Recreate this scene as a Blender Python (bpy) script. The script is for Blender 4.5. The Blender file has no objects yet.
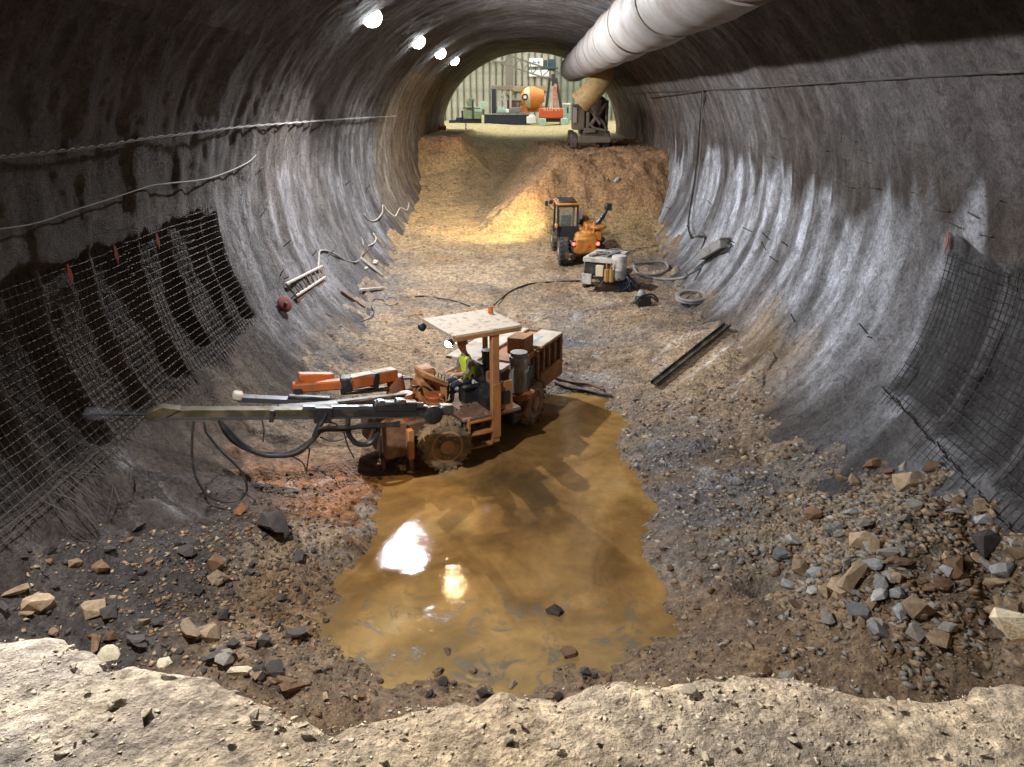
import bpy, bmesh, math, random
import numpy as np
from mathutils import Vector, Matrix, Euler

# ------------------------------------------------------------------ camera, world, lights, exposure
SC = bpy.context.scene
COL = SC.collection
F_PX, HOR_Y, VP_X, CAM_Z = 750.0, 100.0, 530.0, 7.4
PITCH = math.atan((383.5 - HOR_Y) / F_PX)
YAW = math.atan((VP_X - 512.0) * math.cos(PITCH) / F_PX)
cam_d = bpy.data.cameras.new('camera')
cam_d.sensor_width = 36.0
cam_d.lens = 36.0 * F_PX / 1024.0
cam_d.clip_start, cam_d.clip_end = 0.05, 400
CAM = bpy.data.objects.new('camera', cam_d)
COL.objects.link(CAM)
CAM.location = (0, 0, CAM_Z)
CAM.rotation_euler = (math.pi / 2 - PITCH, 0, YAW)
SC.camera = CAM
CAM_ROT = Euler(CAM.rotation_euler).to_matrix()

world = bpy.data.worlds.new('world')
SC.world = world
world.use_nodes = True
wn = world.node_tree.nodes['Background']
wn.inputs['Color'].default_value = (.97, 1.0, .93, 1)
wn.inputs['Strength'].default_value = 2.1

SC.view_settings.view_transform = 'Standard'
SC.view_settings.look = 'None'
SC.view_settings.gamma = 1.0
SC.view_settings.use_curve_mapping = False
SC.view_settings.exposure = 0.62
SC.cycles.max_bounces = 6
SC.cycles.diffuse_bounces = 4
SC.cycles.volume_bounces = 0
SC.cycles.sample_clamp_indirect = 6.0

LAMP_COL = (0.98, 0.98, 1.0)
LAMP_W = 5200.0
LAMP_SHARE = (1.05, .42, .2, .08)
LAMPS = [(-4.85, y, 9.75) for y in (25.3, 35.4, 44.0, 52.0)]       # floodlights under the left of the vault, in view
LAMPS_NEAR = [(-4.85, 7.0, 9.75)]                                  # the row's next lamp, above the picture

# ------------------------------------------------------------------ measuring helpers (pixel of the photo -> place)
def ray(px, py):
    v = Vector(((px - 512.0) / F_PX, -(py - 383.5) / F_PX, -1.0))
    return (CAM_ROT @ v)
def at_z(px, py, z):
    r = ray(px, py); t = (z - CAM_Z) / r.z
    return Vector((r.x * t, r.y * t, z))
def at_y(px, py, Y):
    r = ray(px, py); t = Y / r.y
    return Vector((r.x * t, Y, CAM_Z + r.z * t))
def floor_z(x, y):                    # height of the built floor mesh
    x = np.asarray(x, float); y = np.asarray(y, float)
    iy = np.clip(np.searchsorted(FL_Y, y) - 1, 0, len(FL_Y) - 2); fx = np.clip((x - FL_X[0]) / (FL_X[1] - FL_X[0]), 0, len(FL_X) - 1.001)
    ix = fx.astype(int); tx = fx - ix; ty = np.clip((y - FL_Y[iy]) / (FL_Y[iy + 1] - FL_Y[iy]), 0, 1)
    return (FL_Z[ix, iy] * (1 - tx) + FL_Z[ix + 1, iy] * tx) * (1 - ty) + (FL_Z[ix, iy + 1] * (1 - tx) + FL_Z[ix + 1, iy + 1] * tx) * ty
_T = 3.0 * 1.0022 ** np.arange(1500)
def at_ground(px, py):
    r = ray(px, py); x = r.x * _T; y = r.y * _T; z = CAM_Z + r.z * _T
    k = np.argmax((z < floor_z(x, y)) & (y > 5.5)); t = _T[k]
    return Vector((x[k], y[k], float(floor_z(x[k], y[k]))))
def halfw(z):
    if z >= 4.8: return 7.7 * math.sqrt(max(0, 1 - ((z - 4.8) / 6.45) ** 2))
    return 4.0 + 3.7 * math.sqrt(max(0, 1 - ((4.8 - max(z, 0)) / 4.8) ** 2))
def at_wall(px, py, inset=0.0):
    r = ray(px, py); x = r.x * _T; z = CAM_Z + r.z * _T
    hi = 7.7 * np.sqrt(np.maximum(0, 1 - ((z - 4.8) / 6.45) ** 2)); lo = 4.0 + 3.7 * np.sqrt(np.maximum(0, 1 - ((4.8 - np.maximum(z, 0)) / 4.8) ** 2))
    k = np.argmax(np.abs(x) > np.where(z >= 4.8, hi, lo) - inset); t = _T[k] if k else _T[-1]
    return Vector((r.x * t, r.y * t, CAM_Z + r.z * t))
def wall_z(x):                       # height of the curved lower wall above |x|
    a = np.clip((np.abs(x) - 4.0) / 3.7, 0, 1)
    return 4.8 - 4.8 * np.sqrt(1 - a * a)
def wall_point(side, Y, z, inset=0.0):
    """point on the inner tunnel face and its inward normal"""
    x = halfw(z); e = .02
    dx = (halfw(z + e) - halfw(z - e)) / (2 * e)
    n = Vector((-1, 0, dx)).normalized()
    p = Vector((x, Y, z)) + n * inset
    if side < 0: p.x, n.x = -p.x, -n.x
    return p, n

# ------------------------------------------------------------------ noise
_rs = np.random.RandomState(7)
_P = _rs.permutation(512)
_G = _rs.rand(512)
def vnoise(x, y, seed=0):
    x = np.asarray(x, float) + seed * 17.31; y = np.asarray(y, float) + seed * 9.77
    xi = np.floor(x).astype(int); yi = np.floor(y).astype(int)
    fx = x - xi; fy = y - yi
    u = fx * fx * (3 - 2 * fx); v = fy * fy * (3 - 2 * fy)
    def h(a, b): return _G[(_P[(a & 511)] + b) & 511]
    return ((h(xi, yi) * (1 - u) + h(xi + 1, yi) * u) * (1 - v) + (h(xi, yi + 1) * (1 - u) + h(xi + 1, yi + 1) * u) * v) * 2 - 1
def fbm(x, y, seed=0, oct=4, gain=.5):
    a = 1.0; s = 0; t = 0; f = 1.0
    for i in range(oct):
        s = s + a * vnoise(x * f, y * f, seed + i); t += a; a *= gain; f *= 2.03
    return s / t
def sstep(a, b, x):
    t = np.clip((x - a) / (b - a), 0, 1)
    return t * t * (3 - 2 * t)

# ------------------------------------------------------------------ the ground as a height function
EDGE_PX = [(-160, 610), (0, 632), (60, 634), (95, 655), (150, 664), (215, 672), (270, 694), (335, 716), (370, 708), (412, 692), (470, 697), (510, 684),
           (560, 690), (600, 672), (650, 670), (720, 668), (760, 664), (815, 674), (850, 688), (900, 690), (950, 684), (985, 676), (1024, 676), (1150, 660)]
_ed = [at_z(x, y, 4.4) for x, y in EDGE_PX]
EDGE_X = np.array([p.x for p in _ed]); EDGE_Y = np.array([p.y for p in _ed])
PUD_PX = [(330, 640), (318, 610), (345, 585), (372, 560), (395, 530), (400, 500), (415, 480), (440, 462), (470, 440), (520, 410), (560, 395), (600, 398),
          (606, 425), (600, 445), (617, 470), (628, 500), (632, 540), (632, 565), (655, 600), (672, 625), (650, 650), (600, 668), (560, 662), (500, 682), (450, 684),
          (420, 682), (380, 672)]
_pp = np.array([[p.x, p.y] for p in (at_z(x, y, -0.02) for x, y in PUD_PX)])
def poly_sd(x, y, P):
    """signed distance to a polygon, positive inside"""
    d = np.full(x.shape, 1e9); ins = np.zeros(x.shape, bool)
    n = len(P)
    for i in range(n):
        a = P[i]; b = P[(i + 1) % n]
        ex, ey = b - a
        wx, wy = x - a[0], y - a[1]
        t = np.clip((wx * ex + wy * ey) / (ex * ex + ey * ey), 0, 1)
        d = np.minimum(d, (wx - t * ex) ** 2 + (wy - t * ey) ** 2)
        c = ((a[1] > y) != (b[1] > y)) & (x < (b[0] - a[0]) * (y - a[1]) / (b[1] - a[1] + 1e-12) + a[0])
        ins ^= c
    d = np.sqrt(d)
    return np.where(ins, d, -d)
def bump(x, y, cx, cy, rx, ry, h):
    return h * np.exp(-(((x - cx) / rx) ** 2 + ((y - cy) / ry) ** 2))
WATER_Z = -0.03
CH_A, CH_B = (3.40, 19.0, .12), (5.95, 21.7, 1.0)
def ground(x, y, fine=False):
    x = np.asarray(x, float); y = np.asarray(y, float)
    z = np.interp(y, [0, 18, 26, 33, 44, 48, 61, 64, 130], [0, 0.0, .28, .6, 1.25, 1.6, 4.2, 4.4, 4.4])
    w = fbm(x * .5, y * .35, 3, 3) * .9
    xc = np.interp(y, [40, 43, 64, 71], [2.4, 2.2, -.4, -12])
    d = np.maximum(np.maximum(44.0 + w * .8 - y, (xc + w * .7) - x), 0)
    bank = 4.42 - d * .72
    d2 = np.maximum(np.maximum(55.5 + w * 1.6 - y, x + 5.3 + w * .7), 0)
    bank2 = 4.75 - d2 * .7
    b = np.maximum(np.maximum(z, bank), np.where(y < 71, bank2, -9))
    k = .35
    z = np.where(b > z + 1e-6, z + np.sqrt((b - z) ** 2 + k * k) - k * np.exp(-(b - z) / k), z)
    # heaps of muck against the walls and the rubble
    z = z + bump(x, y, 6.2, 10.2, 1.4, 2.2, 1.25) + bump(x, y, 5.0, 8.6, 1.5, 1.5, .35)
    z = z + bump(x, y, 5.6, 20.5, 1.6, 2.4, .55) + bump(x, y, 4.2, 23.5, 1.5, 2.4, .28)
    z = z + bump(x, y, -6.2, 9.6, 1.6, 2.4, .75) + bump(x, y, -4.2, 10.8, .8, 1.0, .25) + bump(x, y, -3.6, 8.0, 1.4, .9, .3)
    z = z + bump(x, y, 2.4, 7.6, 1.6, .8, .28) + bump(x, y, 3.1, 11.0, 1.2, 1.6, .12)
    z = z + .06 * np.clip(np.abs(x) - 2, 0, 3)
    # muck smeared up the curved foot of the walls
    lim = np.where(x < 0, np.interp(y, [6, 11, 14, 24, 34], [2.0, 1.5, .5, .55, 1.2]), np.interp(y, [6, 12, 15, 18, 22, 26, 34], [1.7, 1.3, .55, 1.0, .8, .5, 1.3])) + fbm(x * .8, y * .8, 44, 4, .65) * .9
    wz = wall_z(x)
    z = np.where((np.abs(x) > 4.2) & (y < 40), np.maximum(z, np.minimum(wz + .03 + .10 * fbm(x * 1.7, y * 1.7, 46, 3), lim)), z)
    sd = poly_sd(x, y, _pp) + fbm(x * 1.3, y * 1.3, 21, 3) * .3 + fbm(x * 4.5, y * 4.5, 23, 3) * .22
    pud = sstep(-1.1, .55, sd)
    z = np.where(y < 20, z * (1 - sstep(-.9, .3, sd)) - (.075 + .07 * sstep(9.4, 11.0, y)) * pud, z)
    rough = fbm(x * .8, y * .8, 5, 4) * .13
    if fine:
        rg = fbm(x * .45, y * .45, 30, 2)
        amp = (.05 + .05 * sstep(-.2, .4, rg)) * (1 - .55 * pud * (y < 20))
        n = fbm(x * 3.1, y * 3.1, 11, 5, .58)
        rid = 1 - np.abs(fbm(x * 2.2, y * 2.2, 15, 4, .55)) * 2
        rough = rough + n * amp + rid * .04 * (1 - .8 * pud * (y < 20))
        bk = sstep(.3, 1.5, np.maximum(bank, bank2) - np.interp(y, [33, 44, 48, 61], [.6, 1.25, 1.6, 4.2])) * (y > 32)
        rough = rough + bk * fbm(x * 1.2, y * 1.2, 41, 4, .6) * .28
    z = z + rough * np.where(y < 20, 1 - .62 * pud, np.where(y > 58, .4, 1))
    # the muck lies level under the long steel channel
    sx, sy = CH_B[0] - CH_A[0], CH_B[1] - CH_A[1]
    t = np.clip(((x - CH_A[0]) * sx + (y - CH_A[1]) * sy) / (sx * sx + sy * sy), 0, 1)
    dc = np.hypot(x - CH_A[0] - t * sx, y - CH_A[1] - t * sy)
    lz = CH_A[2] + (CH_B[2] - CH_A[2]) * t; wc = sstep(.9, .2, dc)
    z = z * (1 - wc) + (lz + .4 * rough) * wc
    # a small pot hole beside the rubble
    z = z - bump(x, y, 3.75, 9.95, .38, .25, .30)
    return z
# ------------------------------------------------------------------ material helpers
def NT(name):
    m = bpy.data.materials.new(name); m.use_nodes = True
    nt = m.node_tree; b = nt.nodes['Principled BSDF']
    return m, nt, b
def nd(nt, t, **kw):
    n = nt.nodes.new(t)
    for k, v in kw.items():
        if k in n.inputs: n.inputs[k].default_value = v
        else: setattr(n, k, v)
    return n
def lk(nt, a, b): nt.links.new(a, b)
def noise_n(nt, scale, detail=6, rough=.6, vec=None, dist=0):
    n = nd(nt, 'ShaderNodeTexNoise')
    n.inputs['Scale'].default_value = scale; n.inputs['Detail'].default_value = detail
    n.inputs['Roughness'].default_value = rough; n.inputs['Distortion'].default_value = dist
    if vec is not None: lk(nt, vec, n.inputs['Vector'])
    return n
def ramp_n(nt, fac, stops):
    r = nd(nt, 'ShaderNodeValToRGB')
    el = r.color_ramp.elements
    while len(el) < len(stops): el.new(.5)
    for e, (p, c) in zip(el, stops):
        e.position = p; e.color = (*c, 1) if len(c) == 3 else c
    lk(nt, fac, r.inputs['Fac']); return r
def mix_n(nt, fac, a, b, mode='MIX'):
    m = nd(nt, 'ShaderNodeMix', data_type='RGBA', blend_type=mode)
    for s, v in ((m.inputs[0], fac), (m.inputs[6], a), (m.inputs[7], b)):
        if hasattr(v, 'is_linked'): lk(nt, v, s)
        elif isinstance(v, (int, float)): s.default_value = v
        else: s.default_value = (*v, 1)
    return m.outputs[2]
def bump_n(nt, h, strength=.4, dist=.02):
    b = nd(nt, 'ShaderNodeBump'); b.inputs['Strength'].default_value = strength; b.inputs['Distance'].default_value = dist
    lk(nt, h, b.inputs['Height']); return b.outputs['Normal']
_mats = {}
def mat(name, c, rough=.6, metal=0.0, dirt=None, damt=.5, dscale=4.0, bump=.15, bscale=60, emit=None, estr=0, spec=.5, coords='Object'):
    """painted / rubber / metal surface with dirt laid on in noise patches"""
    if name in _mats: return _mats[name]
    m, nt, b = NT(name)
    tc = nd(nt, 'ShaderNodeTexCoord').outputs[coords]
    b.inputs['Roughness'].default_value = rough; b.inputs['Metallic'].default_value = metal
    b.inputs['Specular IOR Level'].default_value = spec
    n1 = noise_n(nt, dscale, 8, .65, tc)
    n2 = noise_n(nt, bscale, 3, .6, tc)
    base = mix_n(nt, .35, c, ramp_n(nt, n2.outputs[0], [(.3, tuple(x * .75 for x in c)), (.7, tuple(min(1, x * 1.2) for x in c))]).outputs[0])
    if dirt:
        f = ramp_n(nt, n1.outputs[0], [(.62 - .45 * damt, (0, 0, 0)), (.78 - .3 * damt, (1, 1, 1))])
        base = mix_n(nt, f.outputs[0], base, dirt)
        rr = nd(nt, 'ShaderNodeMapRange'); lk(nt, f.outputs[0], rr.inputs[0])
        rr.inputs[3].default_value = rough; rr.inputs[4].default_value = .85
        lk(nt, rr.outputs[0], b.inputs['Roughness'])
    lk(nt, base, b.inputs['Base Color'])
    if bump: lk(nt, bump_n(nt, n2.outputs[0], bump, .01), b.inputs['Normal'])
    if emit:
        b.inputs['Emission Color'].default_value = (*emit, 1); b.inputs['Emission Strength'].default_value = estr
    _mats[name] = m; return m

def mat_ground(name, wet=True):
    m, nt, b = NT(name)
    tc = nd(nt, 'ShaderNodeTexCoord').outputs['Object']
    at = nd(nt, 'ShaderNodeAttribute', attribute_name='Col')
    n1 = noise_n(nt, 7, 9, .68, tc); n2 = noise_n(nt, 38, 6, .65, tc)
    v = nd(nt, 'ShaderNodeTexVoronoi'); v.inputs['Scale'].default_value = 13; lk(nt, tc, v.inputs['Vector'])
    v2 = nd(nt, 'ShaderNodeTexVoronoi'); v2.inputs['Scale'].default_value = 34; lk(nt, tc, v2.inputs['Vector'])
    c1 = ramp_n(nt, n1.outputs[0], [(.3, (.32, .3, .28)), (.5, (.9, .9, .9)), (.7, (1.6, 1.57, 1.5))])
    c2 = ramp_n(nt, n2.outputs[0], [(.32, (.58, .56, .54)), (.68, (1.34, 1.34, 1.34))])
    col = mix_n(nt, 1.0, at.outputs['Color'], c1.outputs[0], 'MULTIPLY')
    col = mix_n(nt, .8, col, c2.outputs[0], 'MULTIPLY')
    n0 = noise_n(nt, 1.3, 7, .7, tc, .6)
    col = mix_n(nt, .8, col, ramp_n(nt, n0.outputs[0], [(.35, (.55, .56, .6)), (.5, (1, 1, 1)), (.68, (1.3, 1.25, 1.15))]).outputs[0], 'MULTIPLY')
    # pebbles: a little grit of its own colour
    peb = ramp_n(nt, v2.outputs['Distance'], [(.0, (1, 1, 1)), (.35, (0, 0, 0))])
    pc = mix_n(nt, v2.outputs['Color'], (.16, .13, .09), (.5, .44, .36))
    sel = ramp_n(nt, noise_n(nt, 5, 4, .6, tc).outputs[0], [(.5, (0, 0, 0)), (.62, (.6, .6, .6))])
    fm = nd(nt, 'ShaderNodeMath', operation='MULTIPLY'); lk(nt, peb.outputs[0], fm.inputs[0]); lk(nt, sel.outputs[0], fm.inputs[1])
    col = mix_n(nt, fm.outputs[0], col, mix_n(nt, .5, pc, col))
    lk(nt, col, b.inputs['Base Color'])
    rr = nd(nt, 'ShaderNodeMapRange'); lk(nt, at.outputs['Alpha'], rr.inputs[0])
    rr.inputs[3].default_value = .95; rr.inputs[4].default_value = .3
    ra = nd(nt, 'ShaderNodeMath', operation='MULTIPLY_ADD'); lk(nt, n1.outputs[0], ra.inputs[0]); ra.inputs[1].default_value = .35
    lk(nt, rr.outputs[0], ra.inputs[2])
    sb = nd(nt, 'ShaderNodeMath', operation='SUBTRACT', use_clamp=True); lk(nt, ra.outputs[0], sb.inputs[0]); sb.inputs[1].default_value = .15
    lk(nt, sb.outputs[0], b.inputs['Roughness'])
    b.inputs['Specular IOR Level'].default_value = .4
    hs = nd(nt, 'ShaderNodeMath', operation='ADD'); lk(nt, n2.outputs[0], hs.inputs[0])
    vm = nd(nt, 'ShaderNodeMath', operation='MULTIPLY'); lk(nt, v.outputs['Distance'], vm.inputs[0]); vm.inputs[1].default_value = -.9
    lk(nt, vm.outputs[0], hs.inputs[1])
    h2 = nd(nt, 'ShaderNodeMath', operation='ADD'); lk(nt, hs.outputs[0], h2.inputs[0]); lk(nt, n1.outputs[0], h2.inputs[1])
    lk(nt, bump_n(nt, h2.outputs[0], .9, .05), b.inputs['Normal'])
    return m

def mat_wall(name):
    """sprayed concrete: streaks run round the vault, colour patches come from the Col attribute"""
    m, nt, b = NT(name)
    tc = nd(nt, 'ShaderNodeTexCoord')
    at = nd(nt, 'ShaderNodeAttribute', attribute_name='Col')
    mp = nd(nt, 'ShaderNodeMapping'); lk(nt, tc.outputs['UV'], mp.inputs['Vector'])
    mp.inputs['Scale'].default_value = (1.7, .6, 1)
    st = noise_n(nt, 1.0, 7, .62, mp.outputs[0], .35)
    mp2 = nd(nt, 'ShaderNodeMapping'); lk(nt, tc.outputs['UV'], mp2.inputs['Vector'])
    mp2.inputs['Scale'].default_value = (.6, .3, 1)
    st2 = noise_n(nt, 1.0, 5, .6, mp2.outputs[0], .6)
    gr = noise_n(nt, 16, 6, .7, tc.outputs['UV']); fi = noise_n(nt, 55, 4, .6, tc.outputs['UV'])
    c1 = ramp_n(nt, st.outputs[0], [(.34, (.42, .41, .40)), (.5, (.85, .85, .85)), (.66, (1.5, 1.5, 1.53))])
    c2 = ramp_n(nt, st2.outputs[0], [(.3, (.6, .57, .54)), (.7, (1.35, 1.36, 1.4))])
    c3 = ramp_n(nt, gr.outputs[0], [(.32, (.5, .5, .5)), (.68, (1.4, 1.4, 1.4))])
    sm = nd(nt, 'ShaderNodeMath', operation='MULTIPLY'); lk(nt, at.outputs['Alpha'], sm.inputs[0]); sm.inputs[1].default_value = .9
    col = mix_n(nt, sm.outputs[0], at.outputs['Color'], mix_n(nt, 1.0, at.outputs['Color'], c1.outputs[0], 'MULTIPLY'))
    col = mix_n(nt, .8, col, c2.outputs[0], 'MULTIPLY')
    col = mix_n(nt, .8, col, c3.outputs[0], 'MULTIPLY')
    md = noise_n(nt, 4.2, 8, .75, tc.outputs['UV'], .8)
    col = mix_n(nt, .85, col, ramp_n(nt, md.outputs[0], [(.36, (.45, .44, .43)), (.5, (1, 1, 1)), (.64, (1.35, 1.35, 1.36))]).outputs[0], 'MULTIPLY')
    lk(nt, col, b.inputs['Base Color'])
    b.inputs['Roughness'].default_value = .8
    b.inputs['Specular IOR Level'].default_value = .25
    h = nd(nt, 'ShaderNodeMath', operation='MULTIPLY_ADD'); lk(nt, gr.outputs[0], h.inputs[0]); h.inputs[1].default_value = 1.0; lk(nt, fi.outputs[0], h.inputs[2])
    h3 = nd(nt, 'ShaderNodeMath', operation='MULTIPLY_ADD'); lk(nt, st.outputs[0], h3.inputs[0]); h3.inputs[1].default_value = 1.5; lk(nt, h.outputs[0], h3.inputs[2])
    h2 = nd(nt, 'ShaderNodeMath', operation='MULTIPLY_ADD'); lk(nt, md.outputs[0], h2.inputs[0]); h2.inputs[1].default_value = 2.0; lk(nt, h3.outputs[0], h2.inputs[2])
    lk(nt, bump_n(nt, h2.outputs[0], 1.0, .07), b.inputs['Normal'])
    return m

def mat_water():
    m, nt, b = NT('muddy_water')
    tc = nd(nt, 'ShaderNodeTexCoord').outputs['Object']
    n = noise_n(nt, .42, 5, .6, tc, .8); n2 = noise_n(nt, 2.4, 6, .65, tc, .5)
    c = ramp_n(nt, n.outputs[0], [(.32, (.115, .07, .028)), (.45, (.20, .11, .036)), (.58, (.31, .18, .062)), (.74, (.36, .26, .12))])
    c2 = ramp_n(nt, n2.outputs[0], [(.35, (.75, .75, .75)), (.7, (1.2, 1.2, 1.2))])
    grad = nd(nt, 'ShaderNodeSeparateXYZ'); lk(nt, tc, grad.inputs[0])
    g = nd(nt, 'ShaderNodeMapRange'); lk(nt, grad.outputs[1], g.inputs[0]); g.inputs[1].default_value = 8.2; g.inputs[2].default_value = 10.2
    ne = mix_n(nt, .35, c.outputs[0], (.27, .22, .11))
    col = mix_n(nt, g.outputs[0], ne, c.outputs[0])
    # silt lying on the shallow near end
    sl = ramp_n(nt, noise_n(nt, 1.6, 8, .72, tc, .7).outputs[0], [(.52, (0, 0, 0)), (.60, (1, 1, 1))])
    gi = nd(nt, 'ShaderNodeMapRange'); lk(nt, grad.outputs[1], gi.inputs[0]); gi.inputs[1].default_value = 10.6; gi.inputs[2].default_value = 9.4
    sm = nd(nt, 'ShaderNodeMath', operation='MULTIPLY'); lk(nt, sl.outputs[0], sm.inputs[0]); lk(nt, gi.outputs[0], sm.inputs[1])
    cw = mix_n(nt, .7, col, c2.outputs[0], 'MULTIPLY')
    lk(nt, mix_n(nt, sm.outputs[0], cw, (.13, .105, .07)), b.inputs['Base Color'])
    rw = nd(nt, 'ShaderNodeMapRange'); lk(nt, sm.outputs[0], rw.inputs[0]); rw.inputs[3].default_value = .035; rw.inputs[4].default_value = .16
    lk(nt, rw.outputs[0], b.inputs['Roughness'])
    b.inputs['IOR'].default_value = 1.33
    rp = noise_n(nt, 5.0, 5, .6, tc, .4)
    lk(nt, bump_n(nt, rp.outputs[0], .13, .05), b.inputs['Normal'])
    return m

# ------------------------------------------------------------------ mesh helpers
def tag(o, label=None, cat=None, group=None, kind=None):
    if label: o['label'] = label
    if cat: o['category'] = cat
    if group: o['group'] = group
    if kind: o['kind'] = kind
    return o
def link(name, me, m=None, parent=None):
    o = bpy.data.objects.new(name, me); COL.objects.link(o)
    if m is not None:
        if len(me.materials) == 0: me.materials.append(m)
    if parent is not None: o.parent = parent
    return o
def empty(name, loc=(0, 0, 0), rz=0.0, rot=None, parent=None):
    o = bpy.data.objects.new(name, None); COL.objects.link(o)
    o.location = loc; o.rotation_euler = rot if rot else (0, 0, rz)
    o.empty_display_size = .2
    if parent is not None: o.parent = parent
    return o
def grid_mesh(name, V, nu, nv, colors=None, uv=None, smooth=True, flip=False):
    """V (nu*nv,3) row-major in u then v"""
    me = bpy.data.meshes.new(name)
    idx = np.arange(nu * nv).reshape(nu, nv)
    a, b_, c, d = idx[:-1, :-1].ravel(), idx[1:, :-1].ravel(), idx[1:, 1:].ravel(), idx[:-1, 1:].ravel()
    q = np.stack([a, b_, c, d], 1) if not flip else np.stack([d, c, b_, a], 1)
    me.vertices.add(len(V)); me.vertices.foreach_set('co', V.astype(np.float32).ravel())
    me.loops.add(q.size); me.loops.foreach_set('vertex_index', q.ravel().astype(np.int32))
    me.polygons.add(len(q)); me.polygons.foreach_set('loop_start', np.arange(0, q.size, 4, dtype=np.int32))
    me.update(calc_edges=True)
    if smooth: me.polygons.foreach_set('use_smooth', np.ones(len(q), bool))
    if colors is not None:
        at = me.attributes.new('Col', 'FLOAT_COLOR', 'POINT'); at.data.foreach_set('color', colors.astype(np.float32).ravel())
    if uv is not None:
        l = me.uv_layers.new(name='UVMap'); l.data.foreach_set('uv', uv[q.ravel()].astype(np.float32).ravel())
    me.update(); return me
class MB:
    """collects shapes into ONE mesh"""
    def __init__(s): s.bm = bmesh.new()
    def box(s, c, size, rz=0, rot=None, bev=.0):
        R = (rot.to_matrix() if isinstance(rot, Euler) else rot) if rot is not None else Matrix.Rotation(rz, 3, 'Z')
        t = bmesh.new(); bmesh.ops.create_cube(t, size=1.0)
        for v in t.verts: v.co = Vector((v.co.x * size[0], v.co.y * size[1], v.co.z * size[2]))
        if bev: bmesh.ops.bevel(t, geom=t.edges[:], offset=bev, segments=1, affect='EDGES', profile=.5)
        for v in t.verts: v.co = R @ v.co + Vector(c)
        s._merge(t); return s
    def bar(s, a, b, w, h=None, bev=0, up=(0, 0, 1)):
        """rectangular bar from a to b"""
        a = Vector(a); b = Vector(b); h = h or w
        d = (b - a); L = d.length; x = d.normalized(); u = Vector(up)
        if abs(x.dot(u)) > .98: u = Vector((0, 1, 0))
        y = u.cross(x).normalized(); z = x.cross(y)
        R = Matrix((x, y, z)).transposed()
        return s.box((a + b) / 2, (L, w, h), rot=R, bev=bev)
    def tube(s, pts, r, n=8, caps=True):
        pts = [Vector(p) for p in pts]
        rs = r if isinstance(r, (list, tuple)) else [r] * len(pts)
        rings = []; prev = None
        for i, p in enumerate(pts):
            d = (pts[min(i + 1, len(pts) - 1)] - pts[max(i - 1, 0)]).normalized()
            if prev is None:
                u = Vector((0, 0, 1)) if abs(d.z) < .9 else Vector((1, 0, 0))
                prev = d.cross(u).normalized()
            y = (prev - d * prev.dot(d)).normalized(); z = d.cross(y); prev = y
            rings.append([s.bm.verts.new(p + (y * math.cos(k * 2 * math.pi / n) + z * math.sin(k * 2 * math.pi / n)) * rs[i]) for k in range(n)])
        for i in range(len(rings) - 1):
            for k in range(n):
                f = s.bm.faces.new((rings[i][k], rings[i][(k + 1) % n], rings[i + 1][(k + 1) % n], rings[i + 1][k])); f.smooth = n > 5
        if caps:
            s.bm.faces.new(list(reversed(rings[0]))); s.bm.faces.new(rings[-1])
        return s
    def cyl(s, a, b, r, n=16, r2=None):
        return s.tube([a, b], [r, r if r2 is None else r2], n)
    def lathe(s, c, axis, prof, n=20):
        """prof: list of (along axis, radius)"""
        c = Vector(c); ax = Vector(axis).normalized()
        return s.tube([c + ax * p[0] for p in prof], [max(p[1], .001) for p in prof], n) if False else s._lathe(c, ax, prof, n)
    def _lathe(s, c, d, prof, n):
        u = Vector((0, 0, 1)) if abs(d.z) < .9 else Vector((1, 0, 0))
        y = d.cross(u).normalized(); z = d.cross(y)
        rings = [[s.bm.verts.new(c + d * h + (y * math.cos(k * 2 * math.pi / n) + z * math.sin(k * 2 * math.pi / n)) * max(r, .002)) for k in range(n)] for h, r in prof]
        for i in range(len(rings) - 1):
            for k in range(n):
                f = s.bm.faces.new((rings[i][k], rings[i][(k + 1) % n], rings[i + 1][(k + 1) % n], rings[i + 1][k])); f.smooth = True
        s.bm.faces.new(list(reversed(rings[0]))); s.bm.faces.new(rings[-1])
        return s
    def prism(s, pts, off):
        """polygon (3-D points in a plane) extruded by a vector"""
        off = Vector(off)
        a = [s.bm.verts.new(Vector(p)) for p in pts]; b = [s.bm.verts.new(Vector(p) + off) for p in pts]
        n = len(a)
        s.bm.faces.new(a); s.bm.faces.new(list(reversed(b)))
        for i in range(n): s.bm.faces.new((a[i], b[i], b[(i + 1) % n], a[(i + 1) % n]))
        return s
    def _merge(s, t):
        me = bpy.data.meshes.new('tmp'); t.to_mesh(me); t.free(); s.bm.from_mesh(me); bpy.data.meshes.remove(me)
    def build(s, name, m, parent=None, sharp=None):
        bmesh.ops.recalc_face_normals(s.bm, faces=s.bm.faces[:])
        me = bpy.data.meshes.new(name); s.bm.to_mesh(me); s.bm.free()
        if sharp is not None: me.set_sharp_from_angle(angle=sharp)
        else:
            try: me.set_sharp_from_angle(angle=math.radians(40))
            except Exception: pass
        return link(name, me, m, parent)
def sag(a, b, drop, n=12, wob=0, rnd=None):
    a = Vector(a); b = Vector(b); out = []
    for i in range(n + 1):
        t = i / n; p = a.lerp(b, t); p.z -= drop * 4 * t * (1 - t)
        if wob and rnd and 0 < i < n: p += Vector((rnd.uniform(-wob, wob), rnd.uniform(-wob, wob), rnd.uniform(-wob, wob)))
        out.append(p)
    return out
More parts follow.
